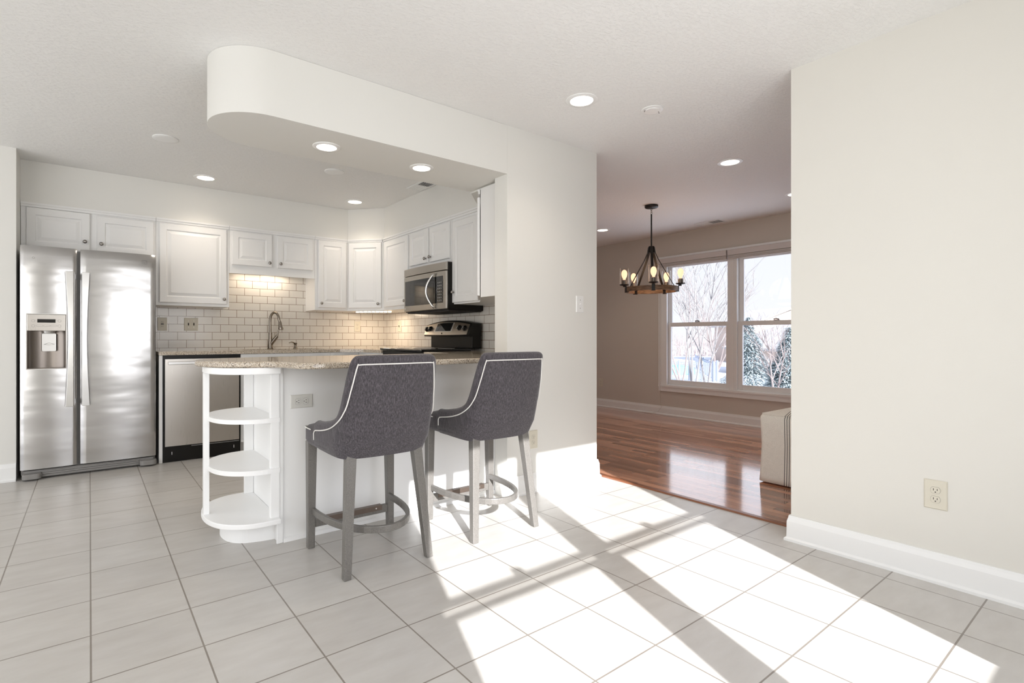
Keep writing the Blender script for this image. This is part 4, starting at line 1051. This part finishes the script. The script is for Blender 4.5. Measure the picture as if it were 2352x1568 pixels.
# ================================================================ bar stools
def make_stool():
    root = thing('bar_stool', (0, 0, 0), '', 'bar stool', 'upholstered bar stools')
    half = [(-0.247, 0.085, 0.655), (-0.250, 0.045, 0.657), (-0.249, -0.005, 0.663), (-0.245, -0.06, 0.674), (-0.240, -0.105, 0.690), (-0.234, -0.140, 0.718), (-0.229, -0.158, 0.765), (-0.224, -0.169, 0.84), (-0.218, -0.180, 0.925), (-0.210, -0.190, 0.963), (-0.185, -0.205, 0.974), (-0.11, -0.218, 0.976), (-0.05, -0.222, 0.976), (0, -0.223, 0.976)]
    full = half+[(-x, y, h) for x, y, h in half[:-1][::-1]]
    C_ = catmull(full, 4)
    n = len(C_); lean = 0.225
    zb = 0.522
    def normal(i):
        a = C_[max(0, i-1)]; b = C_[min(n-1, i+1)]; t_ = Vector((b.x-a.x, b.y-a.y, 0)).normalized()
        return Vector((t_.y, -t_.x, 0))   # outwards
    def wl(i):                              # how strongly this station leans back
        y = C_[i].y; return min(1, max(0.25, (0.10-y)/0.28))
    TH = 0.052
    def prof(i):
        h = C_[i].z; r = TH/2; P = []
        bulge = 0.006
        for k in range(7):
            s = k/6; P.append((0.0+bulge*math.sin(PI*s), zb+(h-r-zb)*s))
        for k in range(1, 7):
            a = PI*k/7; P.append((-r+r*math.cos(a), h-r+r*math.sin(a)))
        for k in range(5): P.append((-TH, (h-r)+((zb+0.02)-(h-r))*k/4))
        return P
    bm = B(); rows = []
    for i in range(n):
        nn = normal(i); row = []
        bz = -0.012*max(0, (0.0-C_[i].y)/0.22)
        tuck = 0.02
        for off, z in prof(i):
            zz = z + (bz if z <= zb+0.03 else 0)
            o2 = off-(tuck*max(0, (zb+0.07-z)/0.07)**2 if off > -0.02 else 0)
            p = Vector((C_[i].x, C_[i].y, 0))+nn*o2
            p.y -= lean*(zz-zb)*wl(i); p.z = zz; row.append(bm.verts.new(p))
        rows.append(row)
    m_ = len(rows[0])
    for i in range(n-1):
        for j in range(m_): bm.faces.new([rows[i][j], rows[i][(j+1) % m_], rows[i+1][(j+1) % m_], rows[i+1][j]])
    bm.faces.new(rows[0][::-1]); bm.faces.new(rows[-1])
    back = mesh_obj('backrest', bm, M_fab, parent=root, smooth=True, autos=60)
    # piping on the outer face, a hand below the rim, turning down at the arm fronts
    def surf(i, z, off=0.004):
        h = C_[i].z; nn = normal(i); s = (z-zb)/(h-TH/2-zb); ex = 0.006*math.sin(PI*max(0, min(1, s)))
        if z > h-TH/2: ex = 0
        p = Vector((C_[i].x, C_[i].y, 0))+nn*(ex+off-0.02*max(0, (zb+0.07-z)/0.07)**2); p.y -= lean*(z-zb)*wl(i); p.z = z; return p
    arc = [0.0]
    for i in range(1, n): arc.append(arc[-1]+math.hypot(C_[i].x-C_[i-1].x, C_[i].y-C_[i-1].y))
    def at(s_, z):
        s_ = max(0.0, min(arc[-1]-1e-6, s_)); i = max(k for k in range(n) if arc[k] <= s_); i = min(i, n-2)
        f = (s_-arc[i])/(arc[i+1]-arc[i]); return surf(i, z).lerp(surf(i+1, z), f)
    off = []
    for i in range(1, n//2+1):
        ds, dh = arc[i+1]-arc[i-1], C_[i+1].z-C_[i-1].z; L_ = math.hypot(ds, dh)
        off.append((arc[i]+dh/L_*0.040, C_[i].z-ds/L_*0.040))
    pl = [(0.034, 0.570), (0.033, 0.600), (0.036, C_[2].z-0.046), (0.045, C_[2].z-0.040)]
    last = 0.055
    for a_, h_ in off:
        if a_ > last+0.002: pl.append((a_, h_)); last = a_
    tot = arc[-1]; pl = pl+[(tot-a_, h_) for a_, h_ in pl[::-1]]
    pth = [at(a_, h_) for a_, h_ in pl]
    bm = B(); tube(bm, pth, 0.0029, 8); mesh_obj('piping', bm, M_pipe, parent=back, smooth=True)
    # seat cushion with a rounded front
    def seat_ring(ins, z):
        q = [(-0.242, -0.05), (-0.244, 0.10), (-0.242, 0.205), (-0.228, 0.245), (-0.18, 0.257), (0, 0.266), (0.18, 0.257), (0.228, 0.245), (0.242, 0.205), (0.244, 0.10), (0.242, -0.05), (0.20, -0.16), (0, -0.185), (-0.20, -0.16)]
        c = catmull([(a, b, 0) for a, b in q], 4, closed=True)
        return [(p.x*(1-ins/0.24), 0.03+(p.y-0.03)*(1-ins/0.24), z) for p in c]
    bm = B(); rr = []
    for ins, z in ((0.03, 0.522), (0.008, 0.528), (0.0, 0.545), (0.0, 0.585), (0.001, 0.603), (0.012, 0.615), (0.05, 0.626), (0.12, 0.634), (0.19, 0.636)):
        rr.append([bm.verts.new(c) for c in seat_ring(ins, z)])
    for A, Bq in zip(rr[:-1], rr[1:]):
        k_ = len(A)
        for j in range(k_): bm.faces.new([A[j], A[(j+1) % k_], Bq[(j+1) % k_], Bq[j]])
    bm.faces.new(rr[0][::-1]); bm.faces.new(rr[-1]); seat = mesh_obj('seat', bm, M_fab, parent=root, smooth=True)
    sr = seat_ring(-0.002, 0.606); fr = [p for p in sr if p[1] > 0.105]; fr.sort(key=lambda p: math.atan2(p[0], p[1]-0.0))
    bm = B(); tube(bm, fr, 0.0029, 8); mesh_obj('piping', bm, M_pipe, parent=seat, smooth=True)
    # legs
    def leg(x0, y0, x1, y1, s0=0.021, s1=0.0155):
        bm = B(); a = [bm.verts.new((x0+sx*s0, y0+sy*s0, 0.535)) for sx, sy in ((-1, -1), (1, -1), (1, 1), (-1, 1))]
        b = [bm.verts.new((x1+sx*s1, y1+sy*s1, 0.0)) for sx, sy in ((-1, -1), (1, -1), (1, 1), (-1, 1))]
        for j in range(4): bm.faces.new([a[j], a[(j+1) % 4], b[(j+1) % 4], b[j]])
        bm.faces.new(a); bm.faces.new(b[::-1])
        mesh_obj('leg', bm, M_leg, parent=root, bevel=0.004)
    for s in (-1, 1):
        leg(s*0.213, 0.222, s*0.218, 0.218, 0.023, 0.017); leg(s*0.165, -0.165, s*0.205, -0.222, 0.023, 0.017)
    bm = B(); P = []
    for k in range(25):
        a = PI*k/24; P.append((-0.208*math.cos(a), 0.205-0.435*math.sin(a)**0.8, 0.185))
    tube(bm, P, 0.01, flat=(0.009, 0.016)); mesh_obj('foot_ring', bm, M_leg, parent=root, bevel=0.003)
    bm = B(); box(bm, -0.20, 0.20, 0.206, 0.230, 0.100, 0.142); rail = mesh_obj('footrail', bm, M_leg, parent=root, bevel=0.003)
    bm = B(); box(bm, -0.165, 0.165, 0.203, 0.233, 0.118, 0.1445); mesh_obj('foot_plate', bm, M_foot, parent=rail)
    for x in (-0.13, 0.13):
        bm = lathe(B(), [(0.004, 0), (0.004, 0.001)], seg=8, M=Matrix.Rotation(PI/2, 4, 'X'), c=(x, 0.203, 0.131)); mesh_obj('screw', bm, M_handle, parent=rail)
    return root
st = make_stool()
st.location = (1.098, 2.378, 0); st.rotation_euler = (0, 0, R(-0.8))
st['label'] = 'charcoal upholstered bar stool with white piping, left of the two at the peninsula'
copy_tree(st, (1.782, 2.368, 0), R(-1.5), 'charcoal upholstered bar stool with white piping, right one beside the wall end')

# ================================================================ outside the dining window
M_snow = mat('snowy_ground', (0.62, 0.62, 0.63), 0.9)
M_brick = mat('red_brick', (0.4, 0.15, 0.1), 0.9); t = NT(M_brick)
g = t.n('ShaderNodeNewGeometry'); sp = t.n('ShaderNodeSeparateXYZ'); cb = t.n('ShaderNodeCombineXYZ'); t.l(g.outputs['Position'], sp.inputs[0]); t.l(sp.outputs['X'], cb.inputs['X']); t.l(sp.outputs['Z'], cb.inputs['Y'])
bk = brick(t, cb.outputs[0], 0.21, 0.075, 0.005, 0.5, (0.30, 0.10, 0.085), (0.38, 0.14, 0.115), (0.55, 0.5, 0.48)); t.col(bk.outputs['Color'])
M_bark = mat('pale_bark', (0.24, 0.225, 0.22), 0.9); M_bark2 = mat('brown_bark', (0.24, 0.20, 0.19), 0.9)
M_spr = mat('spruce_needles', (0.10, 0.16, 0.17), 0.9); t = NT(M_spr)
t.col(t.ramp(t.noise(t.coord(), 9, 3), [(0.40, (0.20, 0.26, 0.28)), (0.55, (0.62, 0.68, 0.69))]))
M_fence = mat('fence_paint', (0.30, 0.33, 0.42), 0.6)
M_house = mat('house_wall', (0.55, 0.44, 0.38), 0.9); M_roof = mat('roof_shingle', (0.47, 0.44, 0.42), 0.9); M_pool = mat('pool_cover', (0.14, 0.50, 0.46), 0.7)
M_bush = mat('winter_brush', (0.45, 0.38, 0.36), 0.95)
def wp(px, d, z=0.0):
    s, c = math.sin(YAW), math.cos(YAW); l = (px-CX)/FPX*d; return Vector((s*d+c*l, c*d-s*l, z))
def hz(py, d): return EYE-(py-CY)/FPX*d
# sloping ground
bm = B(); prof = [(6.5, -0.35), (10, -0.5), (20, -1.2), (34, -1.75), (60, -1.9), (160, -1.9)]
ys = [-60, 120]; vv = [[bm.verts.new((x, y, z)) for y in ys] for x, z in prof]
for A, Bq in zip(vv[:-1], vv[1:]): bm.faces.new([A[0], A[1], Bq[1], Bq[0]])
struct('ground', bm, M_snow)
bm = B(); prism(bm, [(6.40, 4.30), (6.62, 4.30), (6.62, 4.9), (6.40, 4.9)], -0.45, 2.6)
struct('wall_brick_wing', bm, M_brick)
def gz(x):
    for (a, za), (b, zb_) in zip(prof[:-1], prof[1:]):
        if a <= x <= b: return za+(zb_-za)*(x-a)/(b-a)
    return -1.9
def bare_tree(label, px, d, top_py, seed, stems=1, m=None, spread=0.35, th=0.05, name='bare_tree', depth=4):
    rnd = random.Random(seed); bm = B(); p0 = wp(px, d); z0 = gz(p0.x)-0.05; H_ = hz(top_py, d)-z0
    def grow(p, dr, ln, r, lv):
        pts = [p]; q = p.copy(); dd_ = dr.copy(); rs = [r]
        for k in range(4):
            dd_ = (dd_+Vector((rnd.uniform(-.12, .12), rnd.uniform(-.12, .12), rnd.uniform(-.02, .08)))).normalized(); q = q+dd_*ln/4; pts.append(q.copy()); rs.append(r*(1-0.17*(k+1)))
            if lv > 0 and k >= 1:
                for _ in range(2 if lv > 1 else 1):
                    a = rnd.uniform(0, 2*PI); sp_ = rnd.uniform(0.45, 0.9)
                    nd = (dd_+Vector((math.cos(a), math.sin(a), 0.15))*sp_).normalized(); grow(q.copy(), nd, ln*rnd.uniform(0.40, 0.55), max(r*0.45, 0.004), lv-1)
        tube(bm, pts, rs, 5 if lv > 1 else 3)
    for s_i in range(stems):
        a = rnd.uniform(0, 2*PI)*1.0; sp_ = 0 if stems == 1 else spread*rnd.uniform(0.4, 1)
        grow(Vector((p0.x, p0.y, z0)), Vector((math.cos(a)*sp_, math.sin(a)*sp_, 1)).normalized(), H_*rnd.uniform(0.8, 1.0), th, depth-1)
    return tag(mesh_obj(name, bm, m or M_bark), label, 'tree')
bare_tree('tall bare birch tree with several pale stems outside the left window sash', 1592, 14, 590, 4, stems=3, spread=0.18, th=0.028)
bare_tree('leaning bare tree right of the birch outside the left window sash', 1628, 15, 690, 9, stems=2, spread=0.4, th=0.036, depth=3)
bare_tree('small bushy tree behind the fence outside the left window sash', 1645, 40, 690, 12, stems=5, m=M_bark2, spread=0.4, th=0.06)
bare_tree('thin bare tree between the two spruces outside the window', 1785, 13, 790, 21, stems=2, m=M_bark2, spread=0.5, th=0.035)
bare_tree('bare tree at the left edge of the window beside the brick', 1565, 24, 690, 31, stems=3, m=M_bark2, spread=0.4, th=0.05)
def spruce(label, px, d, top_py, rad, seed):
    rnd = random.Random(seed); bm = B(); p0 = wp(px, d); z0 = gz(p0.x); zt = hz(top_py, d); Hh = zt-z0
    for i in range(13000):
        s = rnd.random()**0.65; z = zt-Hh*0.97*s; rr_ = rad*s*(0.55+0.45*rnd.random()**0.5)*(0.85+0.15*math.sin(z*9)); a = rnd.uniform(0, 2*PI)
        p = Vector((p0.x+rr_*math.cos(a), p0.y+rr_*math.sin(a), z)); dr = Vector((math.cos(a+rnd.uniform(-.6, .6)), math.sin(a+rnd.uniform(-.6, .6)), rnd.uniform(-0.45, 0.25))).normalized()
        sd = dr.cross(Vector((0, 0, 1))).normalized()*0.024; L_ = rnd.uniform(0.10, 0.2)
        v = [bm.verts.new(c) for c in (p-sd, p+sd, p+dr*L_+sd*0.2, p+dr*L_-sd*0.2)]; bm.faces.new(v)
    tube(bm, [(p0.x, p0.y, z0-0.1), (p0.x, p0.y, zt)], [0.08, 0.01], 6)
    return tag(mesh_obj('spruce_tree', bm, M_spr), label, 'tree')
spruce('blue green spruce tree on the left in the right window sash', 1720, 18.5, 728, 1.15, 1)
spruce('blue green spruce tree on the right beside the wall edge', 1814, 14.5, 752, 1.0, 2)
# fences
def fence(label, pa, da, pb, db, h, n, posts=4):
    a = wp(pa, da); b = wp(pb, db)
    root = thing('picket_fence', ((a.x+b.x)/2, (a.y+b.y)/2, gz((a.x+b.x)/2)), label, 'fence')
    def P(s): 
        q = a.lerp(b, s); return Vector((q.x, q.y, gz(q.x)))
    bm = B()
    for k in range(n+1):
        q = P(k/n); box(bm, q.x-0.02, q.x+0.02, q.y-0.02, q.y+0.02, q.z+0.03, q.z+h-0.05)
    for k in range(12):
        for zz in (0.10, h-0.18, h-0.06):
            q0, q1 = P(k/12), P((k+1)/12); tube(bm, [q0+Vector((0, 0, zz)), q1+Vector((0, 0, zz))], 0.022, 4)
    o = mesh_obj('pickets', bm, M_fence, parent=root)
    for k in range(posts+1):
        q = P(k/posts); bm = B(); box(bm, q.x-0.05, q.x+0.05, q.y-0.05, q.y+0.05, q.z-0.05, q.z+h+0.06); mesh_obj('post', bm, M_fence, parent=root)
fence('pale picket fence seen end to end behind the bare birch', 1535, 32, 1640, 30, 1.15, 26)
fence('dark blue picket fence running back behind the leaning tree', 1598, 50, 1647, 31, 1.2, 90)
bm = B(); q = wp(1554, 40); lathe(bm, [(1.3, gz(q.x)+0.45), (1.1, gz(q.x)+0.62), (0.3, gz(q.x)+0.7)], c=(q.x, q.y, 0), seg=24); lathe(bm, [(1.3, gz(q.x)-0.1), (1.3, gz(q.x)+0.45)], c=(q.x, q.y, 0), seg=24)
tag(mesh_obj('covered_pool', bm, M_pool), 'teal covered round pool behind the pale fence', 'pool')
def house(label, px, d, wd, dp, wall_top, ridge, ang, win=True):
    c = wp(px, d); root = thing('house', (c.x, c.y, gz(c.x)-0.1), label, 'house'); T = Matrix.Translation((c.x, c.y, 0)) @ Matrix.Rotation(ang, 4, 'Z')
    z0 = gz(c.x)-0.1
    bm = B(); Pq = [(-wd/2, z0), (wd/2, z0), (wd/2, wall_top), (0, ridge-0.15), (-wd/2, wall_top)]
    prism(bm, Pq, -dp/2, dp/2, M=T @ Matrix(((1, 0, 0, 0), (0, 0, 1, 0), (0, 1, 0, 0), (0, 0, 0, 1)))); mesh_obj('walls', bm, M_house, parent=root)
    bm = B(); ov = 0.35; sl = (ridge-wall_top)/(wd/2)
    for sx in (-1, 1):
        prism(bm, [(0, ridge), (sx*(wd/2+ov), wall_top-sl*ov), (sx*(wd/2+ov), wall_top-sl*ov+0.18), (0, ridge+0.18)], -dp/2-0.3, dp/2+0.3, M=T @ Matrix(((1, 0, 0, 0), (0, 0, 1, 0), (0, 1, 0, 0), (0, 0, 0, 1))))
    mesh_obj('roof', bm, M_roof, parent=root)
    bm = B()
    for x in (-wd*0.25, wd*0.2): box(bm, x-0.6, x+0.6, -dp/2-0.04, -dp/2+0.02, z0+1.2, z0+2.5, M=T)
    mesh_obj('window', bm, M_trim, parent=root)
vang = math.atan2(-math.sin(YAW), math.cos(YAW))
house('pale gabled house far behind the spruces', 1772, 62, 9.5, 9, hz(748, 62), hz(712, 62), vang)
house('nearer pale house with sloping roof behind the right spruce', 1862, 40, 9.0, 8, hz(800, 40), hz(748, 40), vang)
def brush(label, px, d, n, wd, h, seed):
    rnd = random.Random(seed); bm = B(); c = wp(px, d)
    lat = Vector((math.cos(YAW), -math.sin(YAW), 0))
    for i in range(n):
        q = c+lat*rnd.uniform(-wd/2, wd/2)+Vector((math.sin(YAW), math.cos(YAW), 0))*rnd.uniform(-2, 2); z0 = gz(q.x)-0.05
        tip = Vector((q.x+rnd.uniform(-.7, .7), q.y+rnd.uniform(-.7, .7), z0+h*rnd.uniform(0.5, 1)))
        tube(bm, [Vector((q.x, q.y, z0)), tip], [0.035, 0.01], 3)
    o = mesh_obj('tree_line', bm, M_bush); tag(o, label, 'trees'); o['kind'] = 'stuff'; return o
brush('hazy brown winter tree line far beyond the fences', 1600, 82, 900, 36, 4.2, 7)
